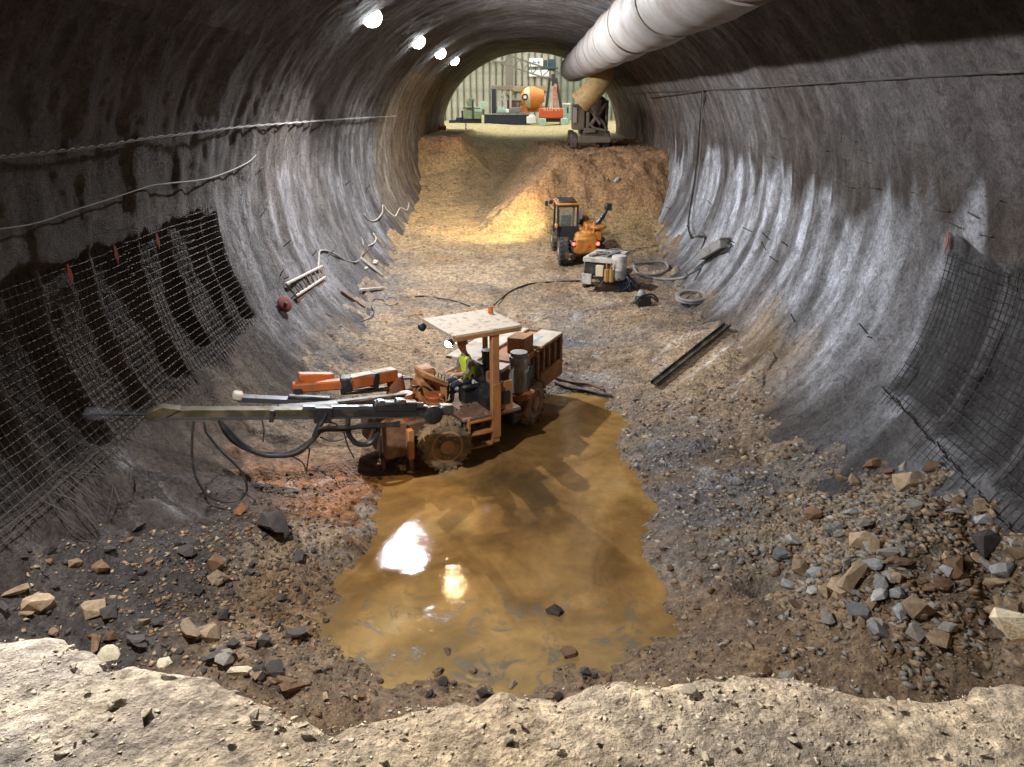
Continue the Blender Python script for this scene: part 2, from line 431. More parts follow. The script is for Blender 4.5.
def spline(pts, n=6):
    """Catmull-Rom through points"""
    P = [Vector(p) for p in pts]; P = [P[0] * 2 - P[1]] + P + [P[-1] * 2 - P[-2]]; out = []
    for i in range(1, len(P) - 2):
        for k in range(n):
            t = k / n; a, b, c, d = P[i - 1], P[i], P[i + 1], P[i + 2]
            out.append(.5 * ((2 * b) + (c - a) * t + (2 * a - 5 * b + 4 * c - d) * t * t + (-a + 3 * b - 3 * c + d) * t ** 3))
    out.append(P[-2]); return out
def copy_tree(o, parent=None):
    c = o.copy(); COL.objects.link(c); c.parent = parent
    for ch in list(o.children): copy_tree(ch, c)
    return c
# ================================================================== THE SETTING
rnd = random.Random(4)
M_GROUND = mat_ground('muck_ground'); M_WALL = mat_wall('sprayed_concrete')

def lerp_col(a, b, t): return a + (b - a) * t[:, None]
def ground_colors(x, y, z):
    C = np.tile(np.array([.31, .225, .145]), (len(x), 1))            # tan muck
    n1 = fbm(x * .35, y * .35, 51, 4); n2 = fbm(x * .9, y * .9, 55, 4); n3 = fbm(x * .6, y * 1.6, 58, 4)
    C = lerp_col(C, np.array([.40, .305, .205]), sstep(-.1, .5, n1))   # pale tan
    C = lerp_col(C, np.array([.20, .125, .065]), sstep(.05, .5, n2) * .8)  # brown
    grey = np.array([.135, .13, .13])
    g = sstep(.02, .35, n3) * .85
    # grey slurry on the right of the puddle, behind the rig, and along the wall feet
    right = np.clip(1.25 * np.exp(-(((x - 3.3) / 2.3) ** 2 + ((y - 13.6) / 3.0) ** 2)), 0, 1)
    back = np.exp(-(((x - 1.3) / 1.3) ** 2 + ((y - 22.5) / 4.5) ** 2))
    foot = sstep(4.2, 5.6, np.abs(x)) * (y < 34)
    gm = np.clip(np.maximum(.45 * sstep(.1, .3, fbm(x * .5, y * .8, 67, 4)) * (y < 34), np.maximum(np.maximum(right * 1.2, back), foot * .8)), 0, 1) * (.35 + .65 * sstep(-.35, .25, n3))
    C = lerp_col(C, grey, gm)
    C = lerp_col(C, np.array([.42, .42, .43]), np.clip(back + right * .6, 0, 1) * sstep(.22, .45, fbm(x * 1.4, y * 1.4, 61, 4)) * .75)
    # orange clay in front of the rig
    oc = np.exp(-(((x + 4.0) / 1.9) ** 2 + ((y - 13.0) / 1.4) ** 2)) * sstep(-.45, .2, n2 + .15)
    C = lerp_col(C, np.array([.40, .17, .06]), np.clip(oc * 1.25, 0, 1))
    C = lerp_col(C, np.array([.55, .52, .5]), np.exp(-(((x + 3.4) / 1.7) ** 2 + ((y - 12.2) / 1.4) ** 2)) * sstep(.18, .34, fbm(x * 1.9, y * 1.9, 64, 4)))
    hp = np.exp(-(((x - 4.9) / 1.5) ** 2 + ((y - 20.2) / 2.2) ** 2)) * (.6 + .4 * sstep(-.2, .3, n2))
    C = lerp_col(C, np.array([.52, .39, .255]), np.clip(hp * 1.2, 0, 1) * .9)
    C = lerp_col(C, np.array([.66, .63, .6]), hp * sstep(.22, .36, fbm(x * .7 + y * .5, (y - x) * 2.6, 66, 3)))
    # brown wet band near the puddle
    sd = poly_sd(x, y, _pp)
    wetm = np.exp(-np.clip(-sd, 0, 9) / .75) * (y < 19)
    C = lerp_col(C, np.array([.15, .092, .045]), wetm * .85)
    # left rubble: dark grey brown with the corner's shade painted in; near centre brown
    lr = sstep(-3.6, -5.2, x) * (y < 13)
    C = lerp_col(C, np.array([.05, .044, .042]), lr * .9)
    tb_ = np.exp(-(((x + 3.1) / .9) ** 2 + ((y - 9.6) / .8) ** 2))
    C = lerp_col(C, np.array([.30, .19, .095]), np.clip(tb_ * 1.2, 0, 1) * .85)
    nb = sstep(10.5, 8, y) * (1 - lr)
    C = lerp_col(C, np.array([.23, .15, .08]), nb * .6)
    # far ramp: ochre; banks redder; shaft yard pale yellow
    far = sstep(30, 40, y)
    C = lerp_col(C, np.array([.40, .27, .12]), far * .75)
    bk = sstep(.5, 1.5, z - np.interp(y, [33, 44, 48, 61], [.6, 1.25, 1.6, 4.2])) * (y > 32)
    C = lerp_col(C, np.array([.36, .20, .10]), bk * .8)
    damp = sstep(43, 47, y) * sstep(58, 54, y) * sstep(-5, -4, x) * sstep(1.5, .5, x)
    C = lerp_col(C, np.array([.17, .115, .055]), damp * .6)
    C = lerp_col(C, np.array([.50, .42, .22]), sstep(56, 62, y) * .9)
    wet = np.clip(wetm * 1.1 + back * .8 * sstep(-.1, .3, n3) + right * .8 * sstep(-.2, .3, n3) + oc * .5 + damp * .3 + np.exp(-(((x + 2.9) / 1.2) ** 2 + ((y - 11.6) / 1.1) ** 2)) * .9, 0, 1)
    return np.concatenate([C, wet[:, None]], 1)

# ---- floor
ys = np.concatenate([np.arange(2.2, 14, .042), np.arange(14, 30, .075), np.arange(30, 71, .15), np.arange(71, 126, 1.0)])
xs = np.arange(-8.0, 8.01, .05)
GX, GY = np.meshgrid(xs, ys, indexing='ij')
gx, gy = GX.ravel(), GY.ravel()
gx = np.where(gy > 70.8, gx * np.interp(gy, [70.8, 72, 126], [1, 3.2, 3.2]), gx)
gz = ground(gx, gy, True)
_k = ys < 70.5
FL_X, FL_Y, FL_Z = xs, ys[_k], gz.reshape(len(xs), len(ys))[:, _k]
me = grid_mesh('floor', np.stack([gx, gy, gz], 1), len(xs), len(ys), ground_colors(gx, gy, gz))
FLOOR = tag(link('floor', me, M_GROUND), 'rutted muck floor of tan and grey mud, climbing a ramp to the portal', 'ground', kind='structure')

# ---- puddle
px0, py0 = _pp.min(0) - 1.0; px1, py1 = _pp.max(0) + 1.0
px0 = max(px0, -3.95)
me = grid_mesh('puddle', np.stack([a.ravel() for a in (*np.meshgrid(np.linspace(px0, px1, 12), np.linspace(py0, min(py1, 19.5), 12), indexing='ij'), np.full((12, 12), WATER_Z))], 1), 12, 12)
PUD = tag(link('puddle', me, mat_water()), 'murky ochre puddle on the tunnel floor beside the drill rig', 'puddle')

# ---- tunnel shell
_full = []
for t in np.linspace(-math.pi / 2, 0, 84)[:-1]: _full.append((4 + 3.7 * math.cos(t), 4.8 + 4.8 * math.sin(t), -math.cos(t) / 3.7, -math.sin(t) / 4.8))
for t in np.linspace(0, math.pi, 241): _full.append((7.7 * math.cos(t), 4.8 + 6.45 * math.sin(t), -math.cos(t) / 7.7, -math.sin(t) / 6.45))
_full = np.array(_full); _low = _full[:83][::-1] * np.array([-1, 1, -1, 1]); _full = np.concatenate([_full, _low])
_full[:, 2:] /= np.linalg.norm(_full[:, 2:], axis=1)[:, None]
_S = np.concatenate([[0], np.cumsum(np.hypot(np.diff(_full[:, 0]), np.diff(_full[:, 1])))])
_i0 = 83 + 50; _i1 = 83 + 190                                  # where wall turns into ceiling
def shell(side, name, ys):
    sl = slice(0, _i0 + 1) if side > 0 else (slice(_i1, None) if side < 0 else slice(_i0, _i1 + 1))
    pr = _full[sl]; s = _S[sl]
    sd = 1
    Yg, Sg = np.meshgrid(ys, s, indexing='ij')
    Y, S = Yg.ravel(), Sg.ravel()
    P = np.tile(pr, (len(ys), 1)); x, z = P[:, 0], P[:, 1]
    zz = z
    # flutes of sprayed concrete between the lattice arches, lumps, and rough near texture
    warp = fbm(Y * .15, S * .4, 70 + sd, 2) * .5
    fl = vnoise((Y + warp) * 1.05, S * .12, 72 + sd) * .5 + vnoise((Y + warp) * 2.3, S * .2, 75 + sd) * .5 + vnoise((Y + warp) * 4.7, S * .3, 76 + sd) * .2
    af = (.095 - .05 * sstep(7, 8.6, zz)) * (.3 + .7 * sstep(10, 19, Y))
    d = fl * af + fbm(Y * .7, S * .7, 80 + sd, 3) * .06 + fbm(Y * 3.5, S * 2.6, 84 + sd, 4, .6) * .035
    top = 4.8 if side > 0 else 4.75
    if side:
        yl = 13.9 if side > 0 else 18.6
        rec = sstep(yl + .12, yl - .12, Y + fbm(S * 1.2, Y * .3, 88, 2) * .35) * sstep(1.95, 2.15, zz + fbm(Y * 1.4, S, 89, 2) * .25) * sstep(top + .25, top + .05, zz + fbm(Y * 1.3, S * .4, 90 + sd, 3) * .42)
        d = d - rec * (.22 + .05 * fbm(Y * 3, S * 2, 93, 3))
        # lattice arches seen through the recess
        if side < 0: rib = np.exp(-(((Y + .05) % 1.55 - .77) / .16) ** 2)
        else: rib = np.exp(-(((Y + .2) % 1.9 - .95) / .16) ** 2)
        d = d + rec * rib * .15
    else: rec = np.zeros_like(Y); rib = rec
    V = np.stack([x + P[:, 2] * d, Y, z + P[:, 3] * d], 1)
    # colours
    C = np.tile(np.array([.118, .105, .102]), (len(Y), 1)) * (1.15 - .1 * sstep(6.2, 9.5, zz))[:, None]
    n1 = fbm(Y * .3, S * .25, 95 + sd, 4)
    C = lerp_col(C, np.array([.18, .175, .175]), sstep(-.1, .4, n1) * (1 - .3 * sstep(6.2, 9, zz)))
    C = lerp_col(C, np.array([.085, .066, .052]), sstep(0, .45, fbm(Y * .22, S * .3, 99 + sd, 4)) * .75)
    if side:
        jag = vnoise(Y * 1.2, Y * 0, 103 + sd) * .75 + vnoise(Y * 3.1, Y * 0, 104 + sd) * .35
        ytop = np.interp(Y, [9, 14, 24, 45], [5.0, 5.3, 5.0, 5.2]) + jag
        pale = sstep(ytop + .25, ytop - .35, zz) * sstep(.5, 1.6, zz)
        yf = sstep(17.5, 19.5, Y) if side < 0 else sstep(9, 12, Y)
        pale = pale * yf * sstep(52, 40, Y)
        st = sstep(-.35, .3, vnoise((Y + warp) * 1.7, S * .16, 107 + sd) + .25 * n1)
        if side < 0: pale = pale * .22
        C = lerp_col(C, np.array([.52, .545, .59]), pale * (.3 + .7 * st))
        tanc = sstep(38, 50, Y) * .8
        C = lerp_col(C, np.array([.25, .175, .11]), tanc * (.5 + .5 * sstep(-.3, .3, fbm(Y * 1.2, S * .3, 110 + sd, 3))))
        foot = sstep(1.7, .5, zz + fbm(Y * .5, S * .6, 112 + sd, 3) * 1.0)
        C = lerp_col(C, np.array([.34, .255, .165]), foot * sstep(-.1, .35, fbm(Y * .33, S * .5, 114 + sd, 3)) * .85)
        if side > 0:
            tp = np.exp(-(((Y - 19.5) / 2.6) ** 2)) * sstep(2.3, 1.3, zz + fbm(Y * .8, S * .6, 119, 3) * .7)
            C = lerp_col(C, np.array([.42, .30, .18]), tp * .9)
            dk = sstep(17, 13.5, Y) * sstep(2.4, 1.4, zz)
            C = lerp_col(C, np.array([.13, .128, .13]), dk * .75)
        else:
            brn = sstep(19.5, 16.5, Y)
            C = lerp_col(C, np.array([.075, .057, .045]), brn * .85)
            lo = np.exp(-(((Y - 15) / 2.2) ** 2)) * sstep(2.3, 1.2, zz)
            C = lerp_col(C, np.array([.26, .20, .145]), lo * .8)
        if side < 0:
            q1, q2 = at_wall(104, 436), at_wall(196, 520)            # whitish slurry run, its wet reflection painted in as pale colour
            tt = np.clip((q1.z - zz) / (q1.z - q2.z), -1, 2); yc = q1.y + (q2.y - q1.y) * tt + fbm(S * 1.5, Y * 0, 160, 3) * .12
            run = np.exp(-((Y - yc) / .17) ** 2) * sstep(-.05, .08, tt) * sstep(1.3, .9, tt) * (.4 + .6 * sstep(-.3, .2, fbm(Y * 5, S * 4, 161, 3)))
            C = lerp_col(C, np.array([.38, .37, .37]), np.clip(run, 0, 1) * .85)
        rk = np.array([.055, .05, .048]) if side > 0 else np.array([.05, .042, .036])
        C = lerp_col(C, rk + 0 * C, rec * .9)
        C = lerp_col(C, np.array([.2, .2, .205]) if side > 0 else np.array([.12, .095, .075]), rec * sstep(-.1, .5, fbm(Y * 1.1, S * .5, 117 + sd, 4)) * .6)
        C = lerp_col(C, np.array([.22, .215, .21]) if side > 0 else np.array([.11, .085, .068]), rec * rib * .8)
    stre = .35 + .65 * sstep(9, 20, Y)
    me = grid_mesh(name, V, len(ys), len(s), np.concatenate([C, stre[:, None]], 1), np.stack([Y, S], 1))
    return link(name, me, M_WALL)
wy = np.concatenate([np.arange(-14, 4, .4), np.arange(4, 26, .07), np.arange(26, 70.6, .13)])
WR = tag(shell(1, 'wall_right', wy), 'right tunnel wall of pale streaked sprayed concrete', 'wall', kind='structure')
WL = tag(shell(-1, 'wall_left', wy), 'left tunnel wall of grey streaked sprayed concrete', 'wall', kind='structure')
CE = tag(shell(0, 'ceiling', wy), 'dark vaulted tunnel crown of sprayed concrete', 'ceiling', kind='structure')

# ---- ledge the camera stands on
lx = np.arange(-4.6, 4.61, .026); ly = np.concatenate([np.linspace(-14, -1, 14), np.linspace(-.9, 1.6, 30), np.linspace(1.65, 4.4, 110)])
nface = 46
LXg, Tg = np.meshgrid(lx, np.arange(len(ly) + nface), indexing='ij')
X = LXg.ravel(); T = Tg.ravel()
ed = np.interp(X, EDGE_X, EDGE_Y) + fbm(X * 2.6, X * 0, 130, 4, .6) * .09 + vnoise(X * 9, X * 0, 133) * .035
tt = np.clip(T, 0, len(ly) - 1)
Y0 = ly[tt.astype(int)]
Yl = np.minimum(Y0, ed)
un = fbm(X * .9, Yl * .9, 135, 3) * .05 + fbm(X * 3, Yl * 3, 138, 5, .5) * .022 + np.maximum(0, fbm(X * 11, Yl * 11, 141, 3)) * .012
Zl = 4.4 + un - .07 * np.exp(-(ed - Yl) / .12)
step = np.clip(T - (len(ly) - 1), 0, nface) / nface
Yl = Yl + step * (.55 + .25 * fbm(X * 1.5, step * 3, 144, 3)) - .06 * fbm(X * 4, step * 12, 147, 3) * (step > 0)
Zl = np.where(step > 0, Zl * (1 - step) + step * -.3, Zl)
cn = fbm(X * 1.1, Yl * 1.1, 150, 4)
C = np.tile(np.array([.53, .405, .265]), (len(X), 1))
C = lerp_col(C, np.array([.62, .495, .345]), sstep(-.2, .4, cn))
C = lerp_col(C, np.array([.46, .40, .325]), sstep(-1.3, -2.6, X + cn) * .8)
C = lerp_col(C, np.array([.36, .26, .15]), np.clip(step * 3, 0, 1) * .8)
me = grid_mesh('floor_ledge', np.stack([X, Yl, Zl], 1), len(lx), len(ly) + nface, np.concatenate([C, np.zeros((len(X), 1))], 1))
LEDGE = tag(link('floor_ledge', me, M_GROUND), 'pale sandy ledge of crumbled rock along the bottom edge', 'ledge', kind='structure')
# bench beside the strip in view, and the closed heading behind the camera
b = MB()
b.box((-6.15, -5.3, 2.2), (3.3, 17.5, 4.3)).box((6.15, -5.3, 2.2), (3.3, 17.5, 4.3))
tag(b.build('floor_bench', mat('bench_muck', (.4, .32, .21), .95, bump=.6, bscale=9)), 'muck bench either side of the sandy ledge', 'ledge', kind='structure')
b = MB(); b.box((0, -14.2, 5.5), (17, .4, 13))
tag(b.build('wall_back', mat('heading_rock', (.2, .17, .14), .9, bump=.8, bscale=5)), 'rock heading behind the viewpoint', 'wall', kind='structure')
# ------------------------------------------------------------------ floodlights
M_HOUS = mat('lamp_housing', (.05, .05, .055), .5, .3)
M_LENS = mat('lamp_lens', (.9, .95, 1), .3, emit=(.93, .97, 1.0), estr=60, bump=0)
def floodlight(p, label, watts, cone=172, tilt=.75):
    root = empty('floodlight', p)
    tag(root, label, 'lamp', 'floodlights along the left of the vault')
    aim = Vector((.25, -.75, -.55)).normalized()
    a = Vector((0, 0, 0))
    MB().lathe(a - aim * .16, aim, [(0, .14), (.02, .2), (.12, .31), (.16, .32)], 20).build('housing', M_HOUS, root)
    MB().lathe(a, aim, [(.0, .30), (.04, .29), (.09, .2), (.11, .06)], 20).build('lens', M_LENS, root)
    up = Vector((-.45, 0, .75))
    MB().bar(a - aim * .1, up, .03).bar(a + Vector((0, .12, 0)) - aim * .1, up, .02).build('bracket', M_HOUS, root)
    ld = bpy.data.lights.new('floodlight_beam', 'SPOT'); ld.spot_size = math.radians(cone); ld.spot_blend = .3; ld.energy = watts; ld.color = LAMP_COL; ld.shadow_soft_size = .12
    lo = bpy.data.objects.new('floodlight_beam', ld); COL.objects.link(lo); lo.parent = root; lo.location = aim * .3; lo.rotation_euler = Vector((tilt, -.12, -1)).to_track_quat('-Z', 'Y').to_euler()
for p, w, l in zip(LAMPS, LAMP_SHARE, ('nearest and largest glaring floodlight under the vault', 'second glaring floodlight under the vault from the top edge',
                        'third glaring floodlight under the vault from the top edge', 'farthest and smallest floodlight of the row under the vault')):
    floodlight(p, l, LAMP_W * w)
for p in LAMPS_NEAR:
    floodlight(p, 'floodlight of the row under the vault, above the top picture edge', LAMP_W * .66, 150, 1.1)

_lp = sag(Vector(LAMPS_NEAR[0]) + Vector((-.3, 0, .5)), Vector(LAMPS[0]) + Vector((-.3, 0, .5)), .25, 10)
for i in range(3): _lp += sag(Vector(LAMPS[i]) + Vector((-.3, 0, .5)), Vector(LAMPS[i + 1]) + Vector((-.3, 0, .5)), .2, 8)[1:]
o = MB().tube([p - _lp[0] for p in _lp], .016, 5).build('lamp_cable', M_HOUS); o.location = _lp[0]; tag(o, 'dark supply cable strung between the floodlights under the vault', 'cable')
# ================================================================== THE SHAFT BEYOND THE PORTAL
M_PILE = mat('shaft_pile_concrete', (.50, .49, .41), .9, dirt=(.30, .29, .24), damt=.45, dscale=.5, bscale=6, bump=.4)
M_PILEG = mat('shaft_pile_green_grey', (.30, .33, .27), .9, dirt=(.18, .2, .16), damt=.5, dscale=.5, bscale=6, bump=.4)
M_LAG = mat('shaft_lagging', (.40, .37, .29), .9, dirt=(.25, .22, .17), damt=.4, dscale=.4, bscale=8)
SY = 116.0
ws = MB().box((0, SY + .6, 11), (64, .8, 26)).build('wall_shaft_back', M_LAG); tag(ws, 'far shaft wall lined with upright concrete piles', 'wall', kind='structure')
for sx in (-1, 1):
    o = MB().box((sx * 30, 94, 11), (.8, 46, 26)).build('wall_shaft_left' if sx < 0 else 'wall_shaft_right', M_LAG)
    tag(o, 'left side wall of the far shaft' if sx < 0 else 'right side wall of the far shaft', 'wall', kind='structure')
# the face round the portal
pts = [(30, 3.5), (30, 24), (-30, 24), (-30, 3.5), (-7.75, 3.5)] + [(-7.75 * math.cos(t), 4.8 + 6.5 * math.sin(t)) for t in np.linspace(0, math.pi, 25)] + [(7.75, 3.5)]
o = MB().prism([(x, 70.6, z) for x, z in pts], (0, .8, 0)).build('wall_portal', M_LAG); tag(o, 'concrete face round the tunnel portal, seen from inside', 'wall', kind='structure')
pm = MB().lathe((0, 0, 0), (0, 0, 1), [(0, .40), (20, .40)], 10)
pile0 = pm.build('pile', M_PILE, ws); pile0.location = (-16.5, SY + .05, 4.0)
pile_g = pile0.data.copy(); pile_g.materials.clear(); pile_g.materials.append(M_PILEG)
k = 1
for i in range(1, 37):
    x = -16.5 + i * .93
    o = pile0.copy(); COL.objects.link(o); o.location = (x, SY + .05 + (.12 if i % 3 == 0 else 0), 4.0)
    if x > 3.4: o.data = pile_g
for nm, x0, x1, y0, y1, c in (('waler', 508, 549, 86, 91.5, (.36, .28, .17)), ('waler', 506, 513, 52, 95, (.22, .19, .16)), ('waler', 446, 505, 60, 62, (.34, .32, .27))):
    a = at_y(x0, y1, SY - .55); b = at_y(x1, y0, SY - .55)
    MB().box(((a.x + b.x) / 2, SY - .55, (a.z + b.z) / 2), (b.x - a.x, .3, b.z - a.z), bev=.04).build(nm, mat('waler_%d' % x0, c, .9, dirt=(.2, .17, .12), damt=.3), ws)

def slab(px0, py0, px1, py1, Y, d, bev=.03):
    """box whose front face fills a measured rectangle at distance Y"""
    a = at_y(px0, py1, Y); b = at_y(px1, py0, Y)
    return ((a.x + b.x) / 2, Y + d / 2, (a.z + b.z) / 2), (b.x - a.x, d, b.z - a.z), bev
def sbox(mb, *r): 
    c, s, bv = slab(*r); mb.box(c, s, bev=min(bv, min(s) * .2)); return mb
def far_thing(name, Y, px, label, cat, group=None):
    p = at_y(px, 123, Y); p.z = 4.4
    e = empty(name, p); tag(e, label, cat, group); e['_o'] = 1; del e['_o']
    return e, p
def fin(mb, name, m, root, p):
    bmesh.ops.translate(mb.bm, verts=mb.bm.verts[:], vec=-p); return mb.build(name, m, root)
M_SIGNW = mat('sign_white', (.78, .82, .82), .6, bump=0); M_SIGNB = mat('sign_blue', (.06, .2, .45), .6, bump=0)
M_DKGREY = mat('dark_steel', (.045, .05, .055), .6, .3, dirt=(.12, .1, .07), damt=.25)
M_STEEL = mat('grey_steel', (.22, .24, .23), .5, .4, dirt=(.16, .14, .11), damt=.4)
M_RED = mat('orange_red_paint', (.55, .085, .028), .5, dirt=(.32, .15, .08), damt=.22)
M_NAVY = mat('navy_panel', (.012, .018, .045), .5, dirt=(.05, .05, .06), damt=.25)
M_ORA = mat('orange_paint', (.72, .24, .04), .5, dirt=(.45, .26, .12), damt=.3)
M_MAROON = mat('maroon_container', (.14, .055, .045), .6, dirt=(.2, .13, .1), damt=.3)
M_TEAL = mat('pale_teal_paint', (.36, .52, .45), .5, dirt=(.3, .32, .26), damt=.3)
M_CREAM = mat('cream_paint', (.72, .62, .44), .5, dirt=(.5, .38, .22), damt=.3)
M_GREEN = mat('olive_green_paint', (.16, .22, .13), .6, dirt=(.3, .32, .2), damt=.4)
# boards
def board(px0, py0, px1, py1, label, marks):
    root, p = far_thing('sign_board', SY - .6, (px0 + px1) / 2, label, 'sign'); p2 = at_y((px0 + px1) / 2, py1, SY - .6); root.location = p2; p = p2
    fin(sbox(MB(), px0, py0, px1, py1, SY - .6, .08), 'panel', M_SIGNW, root, p)
    for r in marks: fin(sbox(MB(), *r, SY - .64, .04, .005), 'mark', M_SIGNB, root, p)
board(529, 58, 543, 66.5, 'white board with small blue marks high on the far shaft wall', [(533, 60.8, 533.9, 63.8), (534.2, 62, 536, 62.8), (537.2, 62, 539, 62.8), (538.4, 60.8, 539.4, 63.8)])
board(529, 70, 549, 76.5, 'plain white board below the blue-marked one on the far shaft wall', [])
# crawler drill rig with mast
YC = 97.0
r, p = far_thing('crawler_drill', YC, 552, 'orange-red crawler drilling rig with lattice arm, standing on the shaft floor', 'drill rig')
fin(sbox(MB(), 539, 108, 563.5, 118.5, YC, 3.6, .12), 'engine_house', M_RED, r, p)
for x in (539, 560.5):
    mb = MB(); a = at_y(x, 126, YC); w = .85
    mb.box((a.x + w / 2, YC + 1.7, 4.4 + .45), (w, 4.2, .95), bev=.08)
    t = fin(mb, 'track', M_TEAL, r, p)
fin(sbox(MB(), 545, 118, 560, 122, YC + .4, 2.4), 'undercarriage', M_DKGREY, r, p)
fin(sbox(MB(), 553.2, 84, 557, 108, YC + 1.2, .5), 'mast', mat('red_pink_mast', (.45, .12, .10), .5, dirt=(.6, .4, .35), damt=.4), r, p)
fin(MB().bar(at_y(550, 78, YC + 1.6), at_y(546, 108, YC + 1.6), .3).bar(at_y(556, 78, YC + 1.6), at_y(561, 108, YC + 1.6), .3).bar(at_y(553.5, 74, YC + 1.6), at_y(553.5, 86, YC + 1.6), .45), 'support_leg', M_DKGREY, r, p)
lat = MB(); A = at_y(494, 55.5, YC + 2.2); B = at_y(563, 79, YC + 2.2)
d = (B - A).normalized(); up = Vector((-d.z, 0, d.x)) * .55
n = 14
for s1 in (-1, 1):
    for yy in (0, .7): lat.bar(A + up * s1 + Vector((0, yy, 0)), B + up * s1 + Vector((0, yy, 0)), .16)
for i in range(n):
    q = A.lerp(B, i / n); q2 = A.lerp(B, (i + 1) / n); s1 = 1 if i % 2 else -1
    lat.bar(q + up * s1, q2 - up * s1, .1)
    lat.bar(q + up * s1 + Vector((0, .7, 0)), q2 - up * s1 + Vector((0, .7, 0)), .1)
fin(lat, 'lattice_arm', M_STEEL, r, p)
fin(sbox(sbox(sbox(MB(), 543.5, 60, 547.5, 66.5, YC + 1.8, .8), 548, 59, 556, 70, YC + 2, .9), 542, 67, 558, 69, YC + 1.8, 1.0), 'drive_head', mat('drive_head_steel', (.06, .10, .13), .5, .4), r, p)
cu = bpy.data.curves.new('lettering', 'FONT'); cu.body = 'KLEMM'; cu.size = .62; cu.align_x = 'CENTER'; cu.extrude = .01
a = at_y(551.5, 111, YC - .03)
tx = bpy.data.objects.new('lettering', cu); COL.objects.link(tx); tx.parent = r; tx.location = a - p; tx.rotation_euler = (math.pi / 2, 0, 0); cu.materials.append(M_CREAM)
bpy.context.view_layer.update()
_lm = bpy.data.meshes.new_from_object(tx.evaluated_get(bpy.context.evaluated_depsgraph_get()))
_ll, _lr = tx.location.copy(), tx.rotation_euler.copy(); bpy.data.objects.remove(tx)
tx = link('lettering', _lm, M_CREAM, r); tx.location = _ll; tx.rotation_euler = _lr
# concrete mixer
YM = 105.6
r, p = far_thing('cement_mixer', YM, 533, 'orange and cream mixer drum standing left of the crawler drilling rig', 'mixer')
a = at_y(521, 98.5, YM); b = at_y(544, 96, YM)
ax = (b - a)
fin(MB().lathe(a, ax, [(0, .55), (.12 * ax.length, .95), (.4 * ax.length, 1.35), (.62 * ax.length, 1.3), (ax.length, .7)], 20), 'drum', M_ORA, r, p)
fin(MB().lathe(a.lerp(b, .16), ax, [(0, 1.08), (.12 * ax.length, 1.26), (.24 * ax.length, 1.385)], 20), 'drum_band', M_CREAM, r, p)
fin(MB().lathe(at_y(525, 97, YM - 1.2), (0, -1, 0), [(0, .42), (.08, .42)], 16), 'emblem_disc', M_DKGREY, r, p)
fin(MB().lathe(at_y(525, 97, YM - 1.3), (0, -1, 0), [(0, .22), (.05, .22)], 16), 'emblem_centre', M_SIGNW, r, p)
fin(sbox(MB(), 526, 99, 541, 106.5, YM - .4, 2, .1), 'cab', M_CREAM, r, p)
fin(sbox(MB(), 526, 102.5, 541, 106.6, YM - .45, .1), 'cab_stripe', M_ORA, r, p)
fin(sbox(sbox(MB(), 524, 105, 528, 116, YM - .2, .5), 520, 106, 545, 112, YM + .6, 1.2), 'frame', M_ORA, r, p)
for x in (523, 533, 543):
    fin(MB().lathe(Vector((at_y(x, 120, YM).x, YM - .1, 4.95)), (0, 1, 0), [(0, .5), (.05, .55), (.4, .55)], 14), 'wheel', M_DKGREY, r, p)
# gantry with navy column
YG = 109.0
r, p = far_thing('column_gantry', YG, 503, 'brown steel gantry with a navy column, on the shaft floor', 'gantry')
fin(sbox(MB(), 491.8, 89, 495.6, 116, YG, .5), 'column', M_NAVY, r, p)
fin(sbox(MB(), 491, 85.5, 513, 90, YG + .2, .9), 'beam', mat('brown_steel', (.2, .17, .13), .7, dirt=(.3, .25, .2), damt=.4), r, p)
for x in (499, 503.5, 509.5): fin(sbox(MB(), x, 90, x + 2.0, 116, YG + .3, .3), 'post', mat('pale_post', (.45, .43, .38), .7), r, p)
fin(MB().bar(at_y(500, 91, YG + .3), at_y(504, 103, YG + .3), .16).bar(at_y(504, 91, YG + .3), at_y(500, 103, YG + .3), .16), 'brace', mat('pale_post', (.45, .43, .38), .7), r, p)
# containers, skip, machines
def simple(name, Y, rects, m, label, cat, extra=None):
    cx = sum((q[1] + q[3]) / 2 for q in rects) / len(rects)
    r, p = far_thing(name, Y, cx, label, cat)
    for q in rects: fin(sbox(MB(), q[1], q[2], q[3], q[4], Y + q[5], q[6], .06), q[0], q[7] if len(q) > 7 else m, r, p)
    return r, p
simple('skip_container', 101.0, [('body', 484, 115, 530, 124.6, 0, 2.4), ('rim', 483.5, 113.8, 530.5, 115.2, -.1, 2.6, M_STEEL)], M_NAVY, 'long dark steel skip on the shaft floor under the gantry', 'skip')
simple('site_container', 110.2, [('body', 507, 101, 525, 123, 0, 2.4), ('roof', 506.6, 99.8, 525.4, 101, -.1, 2.6, M_STEEL), ('door', 516.5, 102, 518.5, 113, -.08, .1, M_STEEL)], M_MAROON, 'maroon site container behind the dark skip', 'container')
simple('compressor', 101.4, [('body', 497, 108.6, 505, 112.6, 0, 1.2), ('hood', 498, 106.8, 504, 108.6, .1, 1.0), ('base', 496.5, 112.6, 526, 113.7, -.1, 1.4, M_STEEL), ('tank', 510, 107.6, 521, 112.6, 0, 1.2, M_STEEL), ('valve', 505.5, 109, 509, 112.6, .1, .6, M_SIGNW)], M_TEAL, 'pale compressor set on the dark skip in the shaft', 'compressor')
YE = 102.0
